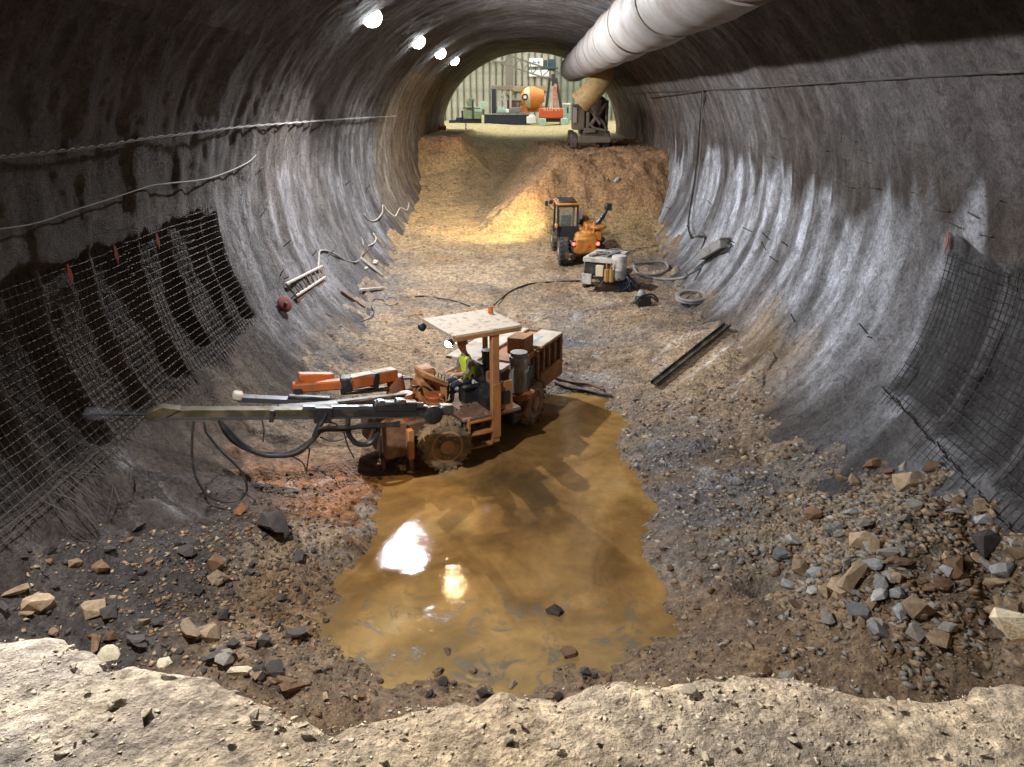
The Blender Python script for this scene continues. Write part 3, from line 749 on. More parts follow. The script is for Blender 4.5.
r, p = simple('green_plant', YE, [('body', 464, 110, 481, 119, 0, 2.2), ('engine_cover', 466, 106.5, 473, 110, .2, 1.6), ('panel', 474.5, 107, 481.5, 112, -.05, .3, M_TEAL), ('undercarriage', 463.5, 119, 481, 124, .2, 2.2, M_NAVY), ('rail', 463, 107.6, 480, 108.6, -.1, .2, M_DKGREY), ('post', 472, 100, 473.6, 119, -.15, .25, M_DKGREY)], M_GREEN, 'olive green plant machine at the left of the shaft floor', 'machine')
mb = MB(); rr = random.Random(9)
for i in range(10): mb.bar(at_y(rr.uniform(468, 472), 108, YE + .5), at_y(rr.uniform(465.5, 476), rr.uniform(97.5, 104), YE + .5), rr.uniform(.12, .3))
fin(mb, 'arm', M_GREEN, r, p)
simple('equipment_stack', 103.0, [('crate', 449, 120, 456, 124, 0, 1.5), ('crate', 456, 117.5, 463, 124, .2, 1.5), ('pipe', 461.5, 110.5, 463, 120, .2, .3, M_NAVY)], M_NAVY, 'dark crates stacked left of the green machine', 'crates')
simple('marker_post', 98.0, [('post', 481.6, 115, 484, 125.2, 0, .3), ('cap', 481.2, 101, 485, 110, .2, .5, M_TEAL), ('arm', 482.4, 109, 483.6, 115.5, .1, .2, M_DKGREY)], mat('pale_yellow_post', (.6, .6, .4), .7), 'pale yellow post beside the green machine', 'post')
simple('cabin_unit', 101.5, [('cab', 563, 104, 570, 125, 0, 2.0), ('window', 567, 107.5, 568.6, 113, -.06, .08, M_NAVY), ('roof', 563, 103.2, 570.4, 105, -.1, 2.2, M_SIGNW)], M_TEAL, 'pale teal cabin right behind the red drilling rig', 'cabin')
simple('white_bag', 99.4, [('body', 526.5, 116.5, 536.5, 123.6, 0, 1.1), ('fold', 529, 114.8, 535, 116.8, .1, .9)], M_SIGNW, 'white bulk bag left of the red drilling rig', 'bag')
r, p = far_thing('delineator_post', 76.0, 466, 'orange delineator post on the pale yard by the portal', 'post')
bz = at_y(466, 134, 76.0); r.location = bz
MB().lathe((0, 0, 0), (0, 0, 1), [(0, .22), (.06, .22), (.08, .09), (.95, .07)], 12).build('post', mat('safety_orange', (.6, .12, .03), .6), r)
MB().lathe((0, 0, .6), (0, 0, 1), [(0, .084), (.12, .082)], 12).build('band', M_SIGNW, r)
r = empty('orange_barrier', at_y(437, 132, 66)); tag(r, 'low orange barrier netting at the left foot of the portal', 'barrier')
for i in range(4): MB().cyl((-.6 + i * .4, .1 * i, -.2), (-.6 + i * .4, .1 * i, .62), .04, 8).build('post', mat('safety_orange', (.6, .12, .03), .6), r)
MB().prism([(-.7, -.03, .1), (.75, .3, .15), (.75, .3, .5), (.2, .17, .42), (-.7, -.03, .52)], (0, .03, 0)).build('netting', mat('safety_orange', (.6, .12, .03), .6), r)

# ---- truck on the upper level, inside the portal
TY = 48.0
TZ = float(floor_z(3.7, 49.0))
r = empty('mixer_truck', (3.75, TY, TZ)); tag(r, 'muddy truck seen from behind, parked by the right wall near the portal', 'truck')
M_MUD = mat('mud_caked_steel', (.115, .088, .066), .9, dirt=(.17, .125, .085), damt=.5)
M_MUDD = mat('dark_mud_steel', (.06, .05, .042), .8, dirt=(.14, .11, .08), damt=.4)
M_TYRE = mat('tyre_rubber', (.028, .026, .025), .85, dirt=(.17, .125, .075), damt=.4, dscale=3)
def P(px, py, y=TY): return at_y(px, py, y) - Vector((3.75, TY, TZ))
def tb(px0, py0, px1, py1, dy, d, mb=None):
    mb = mb or MB(); c, s, bv = slab(px0, py0, px1, py1, TY + dy, d, .04)
    c = (c[0] - 3.75, c[1] - TY, c[2] - TZ); mb.box(c, s, bev=min(.04, min(s) * .2)); return mb
tb(578, 136, 611, 143, 0, .5).build('bumper', M_MUD, r)
tb(583, 131, 610, 137, .4, 5).build('chassis', M_MUDD, r)
o = tb(573, 104, 585, 130, .6, 2.2).build('cab', M_MUD, r)
tb(573, 107, 577.5, 123, .5, .12).build('side_panel', mat('pale_dusty_panel', (.3, .25, .22), .8), r)
tb(571.6, 105.2, 580, 106.6, .3, .2).build('mirror_arm', M_MUDD, r)
tb(585, 100, 609, 131, 2.4, 3.0).build('body', M_MUDD, r)
MB().lathe(P(597, 100, TY + 1.2), (0, 0, -1), [(0, .62), (.25, .66), (.8, .35), (1.0, .3)], 16).build('hopper', M_MUD, r)
MB().lathe(P(598, 110, TY + 2.2), (0, 1, .12), [(0, .45), (.6, .62), (1.6, .75), (3.0, .6)], 18).build('drum', M_MUDD, r)
MB().bar(P(589, 108), P(600, 124), .2, .12).build('chute', M_MUD, r)
MB().tube([P(606, 104, TY + .4), P(600, 112, TY + .2), P(590, 126, TY + .2)], .12, 8).build('pipe', M_MUD, r)
MB().tube([P(596, 116, TY + .2), P(603, 122, TY + .1), P(607, 130, TY + .1)], .10, 8).build('pipe', M_MUDD, r)
MB().tube([P(588, 122, TY + .1), P(594, 128, TY + .1), P(606, 131, TY + .1)], .08, 8).build('pipe', M_MUD, r)
tb(586, 112, 590, 130, .5, .25).build('upright', M_MUD, r)
tb(605, 104, 608, 132, .5, .25).build('upright', M_MUD, r)
tb(584, 128, 596, 133, .1, .4).build('step', M_MUD, r)
for dx, dy in ((-1.0, .9), (-1.0, 2.2), (.95, .9), (.95, 2.2), (-1.0, 5.2), (.95, 5.2)):
    w = MB().lathe((dx - .19, dy, .5), (1, 0, 0), [(0, .42), (.04, .5), (.34, .5), (.38, .42)], 18).build('wheel', M_TYRE, r)
    MB().lathe((dx - .2, dy, .5), (1, 0, 0), [(0, .12), (.02, .28), (.38, .28), (.4, .12)], 14).build('rim', M_MUD, w)
# ================================================================== VENTILATION DUCT
M_DUCT = mat('duct_fabric', (.215, .20, .19), .7, dirt=(.15, .115, .09), damt=.35, dscale=.9, bump=.25, bscale=14)
M_DUCTD = mat('duct_seam', (.20, .17, .15), .7)
M_HOSEY = mat('duct_outlet_fabric', (.50, .34, .14), .6, dirt=(.3, .2, .1), damt=.3)
DX, DZ, DR = 3.1, 9.55, .88
duct = empty('ventilation_duct', (DX, 0, DZ)); tag(duct, 'large pale fabric ventilation duct hung under the right of the vault', 'duct')
segs = [-12, -4, 4, 12, 18, 24, 29.5, 35, 40.5, 46, 51.5, 59.5]
rd = random.Random(2)
for i in range(len(segs) - 1):
    y0, y1 = segs[i], segs[i + 1]; n = 40
    V = []; nv = 36
    for a in range(nv):
        for k in range(n):
            t = a / (nv - 1); th = 2 * math.pi * k / (n - 1); y = y0 + (y1 - y0) * t
            s = -.07 * math.sin(math.pi * t)
            rr = DR * (1 + .012 * vnoise(np.array(y * 2.3), np.array(th * 2), 7) - .02 * (abs(2 * t - 1) ** 12)) + .012 * math.sin(th * 3 + i)
            rr = float(rr)
            if math.sin(th) > .55: rr *= 1 - .05 * (math.sin(th) - .55)
            V.append((rr * math.cos(th), y, rr * math.sin(th) + s))
    me = grid_mesh('duct_section', np.array(V), nv, n)
    sec = link('duct_section', me, M_DUCT, duct)
    MB().lathe((0, y1 - .05, 0), (0, 1, 0), [(0, DR * .99), (.02, DR + .02), (.08, DR + .02), (.10, DR * .99)], 40).build('seam_band', M_DUCTD, sec)
    for yy in (y0 + 1, (y0 + y1) / 2, y1 - 1):
        MB().cyl((0, yy, DR * .92), (.05, yy, DR + .35), .012, 5).build('hanger', M_DUCTD, sec)
MB().lathe((0, 59.4, 0), (0, 1, 0), [(0, DR), (.5, DR * 1.0), (1.1, DR * .72), (1.2, .3)], 30).build('end_cone', M_DUCT, duct)
p0 = at_y(604, 68, 47.6) - Vector((DX, 0, DZ)); p1 = at_y(600, 80, 47.2) - Vector((DX, 0, DZ)); p2 = at_y(591, 92, 47.0) - Vector((DX, 0, DZ)); p3 = at_y(582, 101, 47.1) - Vector((DX, 0, DZ))
sp = spline([p0, p1, p2, p3], 6)
hs = MB().tube(sp, [.62 + .03 * (i % 2) for i in range(len(sp))], 20).build('outlet_hose', M_HOSEY, duct)
MB().lathe(p3, p3 - p2, [(-.05, .66), (.08, .68), (.2, .66)], 20).build('outlet_rim', M_HOSEY, hs)

# ================================================================== WIRE MESH, BOLTS, CABLES ON THE WALLS
M_WIRE = mat('mesh_wire', (.065, .056, .05), .7, .3)
M_WIRED = mat('mesh_wire_dark', (.035, .034, .036), .6, .5)
M_REBAR = mat('rebar', (.05, .035, .028), .8, .3)
M_TAPE = mat('pink_marker', (.25, .06, .05), .8)
def prof_len(z0, z1, n):
    zs = np.linspace(z1, z0, 200); x = np.array([halfw(z) for z in zs])
    s = np.concatenate([[0], np.cumsum(np.hypot(np.diff(x), np.diff(zs)))])
    return [float(v) for v in np.interp(np.linspace(0, s[-1], n), s, zs)]
def mesh_panel(side, y0, y1, z0, z1, m, label, group, skew=0.0, pitch=.15, seed=0, r=.007):
    rr = random.Random(seed)
    root, _ = wall_point(side, (y0 + y1) / 2, z0, .0); root = empty('wire_mesh_panel', root); tag(root, label, 'wire mesh', group)
    o = Vector(root.location)
    L = int(round((z1 - z0) * 1.12 / pitch)); zs = prof_len(z0, z1, L)
    ny = int(round((y1 - y0) / pitch))
    def pt(y, z, e=0): 
        p, nrm = wall_point(side, y + skew * (z1 - z), z, .035 + .05 * float(vnoise(np.array(y * .7), np.array(z * .9), 33 + seed)) + e)
        return p - o
    hz = MB()
    for z in zs: hz.tube([pt(y, z + rr.uniform(-.008, .008)) for y in np.linspace(y0 - .1, y1 + .1, 14)], r, 4)
    a = hz.build('horizontal_wires', m, root); a['kind'] = 'stuff'
    vt = MB()
    for i in range(ny + 1):
        y = y0 + i * (y1 - y0) / ny; zz = [z1 + rr.uniform(0, .15)] + zs[1:-1:3] + [z0 - rr.uniform(0, .18)]
        vt.tube([pt(y, z, .014) for z in zz], r, 4)
    a = vt.build('vertical_wires', m, root); a['kind'] = 'stuff'
    return root
G1 = 'wire mesh sheets on the left wall'; G2 = 'wire mesh sheets on the right wall'
mesh_panel(-1, 16.9, 18.5, 2.15, 4.95, M_WIRE, 'farthest wire mesh sheet on the left wall, beside the pale concrete', G1, seed=1)
mesh_panel(-1, 14.1, 16.9, 2.0, 4.85, M_WIRE, 'second wire mesh sheet from the pale concrete on the left wall', G1, seed=2)
mesh_panel(-1, 11.4, 14.1, 2.0, 4.8, M_WIRE, 'third wire mesh sheet from the pale concrete on the left wall', G1, seed=3)
mesh_panel(-1, 8.4, 11.4, 1.9, 4.8, M_WIRE, 'nearest wire mesh sheet on the left wall, at the left picture edge', G1, seed=4)
mesh_panel(1, 12.2, 13.8, 2.0, 4.75, M_WIRED, 'wire mesh sheet on the right wall next to the pale concrete', G2, seed=5, r=.008)
mesh_panel(1, 8.6, 12.2, 1.7, 4.8, M_WIRED, 'wire mesh sheet on the right wall at the right picture edge', G2, seed=6, r=.008)
# torn lower mesh at the far left
rr = random.Random(12)
o0, _ = wall_point(-1, 10.2, 1.75, .1); root = empty('torn_mesh_ends', o0); tag(root, 'bent loose mesh wires hanging at the foot of the left wall', 'wire mesh')
for i in range(16):
    y = 9.3 + i * .12; p0, n0 = wall_point(-1, y, 2.0, .08); p1, _ = wall_point(-1, y + rr.uniform(-.2, .2), 1.65, .18 + rr.uniform(0, .15)); p2, _ = wall_point(-1, y + rr.uniform(-.3, .3), 1.35, .1 + rr.uniform(0, .2))
    MB().tube(spline([p0 - o0, p1 - o0, p2 - o0], 4), .008, 4).build('wire', M_WIRE, root)
# starter bars along the lower lip of the right mesh, short bolts on both walls: fixed in the wall, parts of it
bolt = MB().cyl((0, 0, 0), (1, 0, 0), .012, 5).build('rock_bolt', M_REBAR, WR)
bm_ = bolt.data; first = [bolt]
def rod(wall, a, b, m=None, name='rock_bolt', rad=1.0):
    if first: o = first.pop(); o.parent = wall
    else: o = bpy.data.objects.new(name, bm_); COL.objects.link(o); o.parent = wall
    d = b - a; o.location = a; o.rotation_euler = d.to_track_quat('X', 'Z').to_euler(); o.scale = (d.length, rad, rad); return o
for i in range(34):
    y = 9.2 + i * .14; p, n = wall_point(1, y, 1.72 + .02 * i * .5, -.02)
    rod(WR, p, p + n * .16 + Vector((rr.uniform(-.06, .06), rr.uniform(-.05, .05), rr.uniform(.02, .1))))
for (px, py, L) in [(700, 148, .5), (748, 147, .55), (726, 160, .4), (690, 134, .5), (770, 156, .5), (790, 168, .55), (812, 172, .6), (845, 186, .6), (868, 187, .6), (905, 191, .6), (935, 210, .55), (985, 196, .5),
                    (655, 139, .7), (668, 146, .7), (715, 137, .6), (778, 136, .6), (820, 150, .6), (860, 160, .6), (948, 222, .5), (650, 133, .7), (980, 235, .4), (968, 212, .4), (850, 140, .4), (900, 146, .5)]:
    p = at_wall(px, py, .03); a = rr.uniform(-.12, .12)
    rod(WR, p, p + Vector((0, -L, a * L)) + Vector((-.04, 0, 0)))
for (px, py) in [(300, 150), (340, 152), (372, 133), (320, 165), (352, 142), (385, 128), (402, 124), (250, 178), (270, 205), (362, 120), (390, 122), (265, 166), (395, 140), (350, 160), (376, 146)]:
    p = at_wall(px, py, .03); rod(WL, p, p + Vector((.05, -rr.uniform(.4, .7), rr.uniform(-.06, .06))))
for (px, py) in [(690, 228), (706, 236), (735, 243), (752, 232), (766, 250), (778, 262), (788, 246), (660, 203), (671, 209), (712, 205), (730, 254), (770, 240), (795, 322), (868, 334), (873, 338)]:
    p = at_wall(px, py, .02); rod(WR, p, p + Vector((-rr.uniform(.15, .3), rr.uniform(-.2, .2), rr.uniform(.05, .3))), rad=1.3)
for (px, py) in [(280, 276), (284, 279), (290, 300), (312, 256), (328, 256), (283, 247), (345, 185), (366, 190)]:
    p = at_wall(px, py, .02); rod(WL, p, p + Vector((rr.uniform(.15, .3), rr.uniform(-.2, .2), rr.uniform(.05, .3))), rad=1.3)
# pink marker tapes on the mesh heads
for (px, py, l) in [(66, 264, 'pink marker tape on the left wall mesh, nearest the picture edge'), (113, 245, 'pink marker tape on the left wall mesh, middle of three'), (155, 232, 'pink marker tape on the left wall mesh, nearest the pale concrete'), (949, 232, 'small red marker tape above the right wall mesh')]:
    p = at_wall(px, py, .10)
    o = MB().prism([(0, 0, 0), (0, .05, -.02), (.02, .07, -.22), (.01, .03, -.36), (0, -.03, -.2)], (.015, 0, 0)).build('marker_tape', M_TAPE); o.location = p
    tag(o, l, 'marker', 'marker tapes on the mesh' if px < 500 else None)
# ---- wires and hoses on the walls
M_CABW = mat('pale_cable', (.2, .195, .185), .8); M_CABK = mat('black_rubber', (.018, .018, .02), .55, dirt=(.10, .08, .06), damt=.25); M_HOSEG = mat('grey_hose', (.16, .165, .17), .6, dirt=(.3, .25, .18), damt=.35)
def cable(name, pts, r, m, label, cat, n=6, seg=6):
    o0 = Vector(pts[0]); o = MB().tube([p - o0 for p in spline(pts, seg)], r, n).build(name, m); o.location = o0
    return tag(o, label, cat)
P_ = [at_wall(x, y, .1) for x, y in [(-140, 172), (-40, 161), (0, 157), (50, 152), (100, 146), (150, 138), (200, 132), (240, 127), (290, 123), (330, 120), (360, 118), (396, 116)]]
o0 = P_[0]; sp = spline(P_, 40)
root = tag(empty('twisted_cable', o0), 'pale twisted cable strung along the upper left wall', 'cable')
for ph in (0, math.pi):
    MB().tube([p - o0 + Vector((.0, 0, .018 * math.sin(i * .4 + ph))) + Vector((.018 * math.cos(i * .4 + ph), 0, 0)) for i, p in enumerate(sp)], .013, 5).build('strand', M_CABW, root)
cable('slack_wire', [at_wall(x, y, .08) for x, y in [(-120, 242), (0, 229), (40, 222), (75, 210), (110, 199), (150, 186), (163, 184)]], .012, M_CABW, 'thin pale wire sagging on the left wall below the twisted cable', 'wire')
cable('slack_wire', [at_wall(x, y, .08) for x, y in [(163, 184), (210, 178), (245, 164), (256, 155)]], .016, M_CABW, 'short pale wire looped up the left wall', 'wire')
cable('power_cable', [at_wall(x, y, .1) for x, y in [(612, 94), (640, 93), (670, 91.5), (702, 90), (740, 88.5), (800, 84.5), (870, 80), (950, 75), (1024, 71), (1160, 63)]], .022, M_CABK, 'black power cable strung along the right wall', 'cable')
cable('power_cable', [at_wall(x, y, .12) for x, y in [(650, 98), (664, 96), (680, 94), (703, 90)]], .03, M_CABK, 'short doubled black cable under the right wall cable', 'cable')
cable('hanging_hose', [at_wall(x, y, .1) for x, y in [(702, 90), (701, 110), (699, 135), (697, 160), (693, 190), (689, 215), (688, 228), (691, 238)]], .03, M_CABK, 'black hose hanging down the right wall from the cable', 'hose')
cable('hanging_hose', [at_wall(x, y, .1) for x, y in [(703, 90), (702, 112), (701, 140), (699, 165), (696, 190), (693, 212), (692, 226), (694, 234)]], .022, M_HOSEG, 'thinner grey hose hanging beside the black one on right wall', 'hose')
# ================================================================== THE DRILL RIG
M_OR = mat('rig_orange', (.38, .09, .016), .5, dirt=(.15, .06, .025), damt=.42, dscale=3)
M_ORT = mat('rig_orange_muddy', (.40, .16, .045), .65, dirt=(.28, .16, .075), damt=.42, dscale=3)
M_TAN = mat('rig_tan_muddy', (.36, .15, .042), .7, dirt=(.2, .105, .045), damt=.45, dscale=3)
M_TOP = mat('rig_dusty_cover', (.50, .44, .36), .7, dirt=(.36, .26, .16), damt=.35, dscale=2.5)
M_CAN = mat('canopy_plate', (.50, .41, .30), .75, dirt=(.22, .12, .06), damt=.24, dscale=7)
M_BLK = mat('rig_black', (.02, .021, .025), .45, .3, dirt=(.08, .06, .04), damt=.25, dscale=4)
M_BLS = mat('feed_steel', (.11, .12, .135), .35, .7, dirt=(.09, .07, .045), damt=.35, dscale=3)
M_OLV = mat('feed_olive', (.06, .05, .028), .45, .4, dirt=(.13, .095, .05), damt=.35)
M_GRY = mat('motor_grey', (.25, .25, .24), .6, .2, dirt=(.2, .15, .1), damt=.3)
M_RIM = mat('wheel_rim', (.38, .22, .10), .75, dirt=(.3, .2, .11), damt=.5)
M_TYR = mat('rig_tyre', (.06, .048, .036), .9, dirt=(.27, .19, .10), damt=.58, dscale=3)
M_BLUE = mat('blue_plastic', (.02, .10, .42), .4)
M_RUST = mat('rusty_brown', (.12, .06, .035), .8, dirt=(.2, .12, .07), damt=.4)

RIG0 = Vector((-1.2, 16.1, 0.0))
rig = empty('drill_rig', RIG0); tag(rig, 'orange articulated tunnel drilling rig with canopy and long boom, standing in the puddle', 'drill rig')
class Frame:
    def __init__(s, cx, cy, fx, fy):
        s.c = Vector((cx, cy, 0)); s.f = Vector((fx, fy, 0)).normalized(); s.n = Vector((-s.f.y, s.f.x, 0)); s.rz = math.atan2(s.f.y, s.f.x)
    def __call__(s, a, b, z): return s.c + s.f * a + s.n * b + Vector((0, 0, z)) - RIG0
    def box(s, mb, a0, a1, b0, b1, z0, z1, bev=.02): 
        return mb.box(s((a0 + a1) / 2, (b0 + b1) / 2, (z0 + z1) / 2), (abs(a1 - a0), abs(b1 - b0), abs(z1 - z0)), rz=s.rz, bev=bev)
FF = Frame(-2.27, 15.3, -.85, -.53); RF = Frame(-.67, 17.45, -.42, -.91)
def wheel(fr, a, b, side, r=.58, w=.44, steer=0.0):
    c = fr(a, b, r - .04); ax = (Matrix.Rotation(steer, 3, 'Z') @ fr.n) * side
    mb = MB().lathe(c - ax * w / 2, ax, [(0, r * .62), (.02, r * .8), (.05, r * .93), (w * .3, r * .97), (w * .7, r * .97), (w - .05, r * .93), (w - .02, r * .8), (w - .03, r * .6)], 36)
    up = Vector((0, 0, 1)); t = ax.cross(up).normalized()
    for k in range(22):
        th = 2 * math.pi * k / 22
        for s_ in (-1, 1):
            th2 = th + (math.pi / 22 if s_ > 0 else 0)
            d = t * math.cos(th2) + up * math.sin(th2); tg = -t * math.sin(th2) + up * math.cos(th2)
            mb.bar(c + ax * s_ * w * .10 + d * r * .97 + tg * .03, c + ax * s_ * w * .49 + d * r * .93 - tg * .02, .055, .05, up=d)
    o = mb.build('wheel', M_TYR, rig)
    q = MB().lathe(c + ax * (w / 2 - .05), ax, [(-.05, r * .62), (.03, r * .62), (.035, r * .54), (-.01, r * .5), (.0, r * .28), (.05, r * .26), (.06, r * .1)], 28)
    for k in range(8):
        th = 2 * math.pi * k / 8; d = t * math.cos(th) + up * math.sin(th)
        q.cyl(c + ax * (w / 2 - .06) + d * r * .4, c + ax * (w / 2) + d * r * .4, .02, 6)
    q.build('rim', M_RIM, o)
wheel(FF, 0, .95, 1, steer=-.12); wheel(FF, 0, -.95, -1); wheel(RF, .18, .85, 1); wheel(RF, .18, -.85, -1)
# --- front frame
FF.box(FF.box(MB(), -1.25, 1.15, -.55, .55, .48, 1.0, .04), -.5, .5, -.75, .75, .45, .7).build('front_chassis', M_RUST, rig)
FF.box(MB(), .75, 1.25, -.75, .75, .35, 1.15, .04).build('front_apron', M_RUST, rig)
for a, b, z in ((.72, .80, .98), (1.22, .48, .9)):
    j = FF.box(MB(), a - .07, a + .07, b - .07, b + .07, .3, z).build('jack', M_ORT if a < 1 else M_BLK, rig)
    MB().lathe(FF(a, b, .0), (0, 0, 1), [(-.12, .13), (.03, .13), (.05, .055), (.34, .055)], 14).build('jack_foot', M_RUST, j)
# boom turrets and upper gear on the nose
FF.box(MB(), .1, 1.0, -.5, .35, 1.0, 1.3, .05).build('boom_bracket', M_OR, rig)
MB().lathe(FF(.55, .25, .95), (0, 0, 1), [(0, .2), (.1, .22), (.5, .18), (.62, .16)], 16).build('boom_turret', M_OR, rig)
MB().lathe(FF(.5, -.4, .95), (0, 0, 1), [(0, .22), (.1, .25), (.6, .2), (.8, .16)], 16).build('boom_turret', M_OR, rig)
FF.box(FF.box(MB(), -.35, .2, -.35, .15, 1.0, 1.75, .05), -.25, .1, -.3, .1, 1.75, 1.95, .04).build('valve_bank', M_ORT, rig)
MB().lathe(FF(-.05, .42, 1.05), (0, 0, 1), [(0, .13), (.05, .16), (.35, .2), (.4, .215), (.43, .2)], 18).build('bucket', M_OR, rig)
MB().lathe(FF(-.05, .42, 1.30), (0, 0, 1), [(0, .21), (.03, .222), (.06, .215)], 18).build('bucket_band', M_TAN, rig)
mb = MB(); mb.bar(FF(.25, .42, 2.02), FF(-.32, .42, 1.68), .32, .10, bev=.02, up=(0, 0, 1)); mb.bar(FF(-.28, .42, 1.3), FF(-.28, .42, 1.7), .14, .2)
con = mb.build('control_console', M_TAN, rig)
for i in range(4): MB().cyl(FF(-.1 - .05 * i, .34 + .05 * i, 1.82 - .03 * i), FF(-.13 - .05 * i, .34 + .05 * i, 1.96 - .03 * i), .012, 6).build('lever', M_BLK, con)
MB().tube(spline([FF(-.2, .62, .95), FF(-.2, .62, 1.25), FF(-.12, .62, 1.42), FF(.12, .52, 1.42)], 5), .018, 6).build('grab_rail', M_ORT, rig)
# --- cab
FF.box(MB(), -1.8, -.36, -.1, 1.15, 1.0, 1.08).build('cab_floor', M_RUST, rig)
for b0 in (1.08,):
    FF.box(MB(), -1.24, -1.07, 1.03, 1.17, .38, 2.94, .012).build('canopy_post', M_TAN, rig)
FF.box(MB(), -1.26, -1.05, 1.15, 1.19, .5, 1.75, .01).build('post_plate', M_TAN, rig)
FF.box(MB(), -1.72, -1.62, -.3, -.2, 1.0, 2.94, .01).build('canopy_post', M_ORT, rig)
st = MB(); 
for z in (.36, .66, .96): FF.box(st, -1.05, -.5, .95, 1.2, z, z + .05, .008)
FF.box(st, -.52, -.46, .98, 1.18, .34, 1.06, .008)
st.build('cab_step', M_TAN, rig)
can = MB(); FF.box(can, -1.76, -.17, -.32, 1.18, 2.93, 2.965, .0)
FF.box(can, -1.77, -.17, 1.15, 1.19, 2.88, 2.97, .0); FF.box(can, -1.78, -1.74, -.33, 1.19, 2.88, 2.97, .0); FF.box(can, -.2, -.16, -.33, 1.19, 2.90, 2.97, .0)
can = can.build('canopy', M_CAN, rig)
FF.box(FF.box(MB(), -1.75, -.2, 1.14, 1.2, 2.84, 2.925, .0), -1.76, -1.7, -.3, 1.18, 2.85, 2.92, 0).build('canopy_edge', M_TAN, can)
MB().lathe(FF(-1.68, .0, 2.96), (0, 0, 1), [(0, .06), (.03, .065), (.04, .055), (.13, .05), (.15, .03)], 14).build('beacon', mat('amber_beacon', (.62, .15, .02), .3), can)
M_HEAD = mat('headlight_glow', (1, .9, .7), .3, emit=(1.0, .70, .36), estr=55, bump=0)
for i, (a, b) in enumerate(((-.1, 1.1), (-.1, -.22))):
    hp = FF(a, b, 2.80); dr = (FF.f * .9 + Vector((.25, -.35, -.45))).normalized()
    h = MB().lathe(hp - dr * .1, dr, [(0, .05), (.03, .085), (.12, .09)], 16).build('headlight', M_BLK, can)
    MB().lathe(hp + dr * .02, dr, [(0, .08), (.02, .07), (.03, .03)], 16).build('headlight_lens', M_HEAD if i == 0 else M_BLK, h)
ld = bpy.data.lights.new('headlight_beam', 'SPOT'); ld.energy = 90; ld.color = (1, .68, .34); ld.spot_size = math.radians(120); ld.shadow_soft_size = .06
lo = bpy.data.objects.new('headlight_beam', ld); COL.objects.link(lo); lo.parent = rig
dr = (FF.f * .9 + Vector((.25, -.35, -.45))).normalized(); lo.location = FF(-.1, 1.1, 2.80) + dr * .12; lo.rotation_euler = dr.to_track_quat('-Z', 'Y').to_euler()
# seat and things at the back of the cab
seat = FF.box(MB(), -1.17, -.72, -.02, .46, 1.42, 1.54, .04).build('seat', M_BLK, rig)
FF.box(MB(), -1.3, -1.18, -.02, .46, 1.5, 1.95, .04).build('seat_back', M_BLK, seat)
FF.box(MB(), -1.1, -.8, .06, .38, 1.08, 1.42, .01).build('seat_pedestal', M_BLK, seat)
FF.box(FF.box(MB(), -1.6, -1.3, .0, .7, 1.08, 1.6, .03), -1.6, -1.3, -.25, .5, 1.08, 1.8, .03).build('hydraulic_bank', M_RUST, rig)
MB().lathe(FF(-1.42, .3, 1.8), (0, 0, 1), [(0, .12), (.35, .12), (.36, .13), (.42, .12)], 16).build('filter_canister', M_BLK, rig)
jug = MB().lathe(FF(-1.45, .6, 1.6), (0, 0, 1), [(0, .10), (.02, .12), (.2, .12), (.26, .06), (.31, .04)], 14).build('water_jug', M_BLUE, rig)
FF.box(MB(), -1.62, -1.26, 1.02, 1.08, .95, 1.72, .01).build('side_guard', M_TAN, rig)
FF.box(MB(), -1.54, -1.34, 1.075, 1.1, 1.2, 1.5, .01).build('guard_window', M_BLK, rig)
MB().cyl(FF(-1.3, 1.0, 1.25), RF(1.3, -.1, 1.25), .3, 14).cyl(FF(-1.1, 0, .75), RF(1.1, 0, .75), .22, 14).build('articulation_joint', M_BLK, rig)
mb = MB(); rr = random.Random(5)
for i in range(9):
    a = FF(.2 + rr.uniform(-.2, .3), rr.uniform(-.5, .3), 1.5 + rr.uniform(-.2, .2)); b = FF(-.4 + rr.uniform(-.2, .2), rr.uniform(-.4, .4), 1.05 + rr.uniform(0, .3)); m_ = (a + b) / 2 + Vector((0, 0, rr.uniform(.1, .35)))
    mb.tube(spline([a, m_, b], 5), .028, 6)
mb.build('hydraulic_hoses', M_BLK, rig)
mb = MB()
for i in range(6):
    a = FF(-.5 - .15 * i, .5 + rr.uniform(-.1, .1), 1.1); mb.tube(spline([a, a + Vector((.05, -.05, -.3)), a + Vector((.25, -.02, -.45)), a + Vector((.4, .1, -.1))], 5), .024, 6)
mb.build('cab_hoses', M_BLK, rig)
# --- rear frame
RF.box(RF.box(MB(), -1.55, 1.35, -.6, .6, .5, 1.0, .03), -.45, .45, -.8, .8, .4, .65).build('rear_chassis', M_BLK, rig)
body = RF.box(MB(), -2.0, .55, -.95, .72, .95, 1.62, .03).build('engine_body', M_ORT, rig)
RF.box(MB(), -2.0, .95, -1.0, -.15, 1.60, 1.68, .015).build('top_cover', M_TOP, body)
RF.box(MB(), -2.0, -.62, .2, .82, 1.63, 1.70, .015).build('top_cover', M_TOP, body)
RF.box(MB(), .35, 1.05, -.35, .55, 1.5, 1.58, .01).build('top_cover', M_TOP, body)
RF.box(MB(), -.58, -.02, .16, .62, 1.60, 2.02, .02).build('tool_box', M_TAN, body)
RF.box(MB(), -1.55, -1.0, -.12, .16, 1.56, 1.64, .01).build('cover_gap', M_RUST, body)
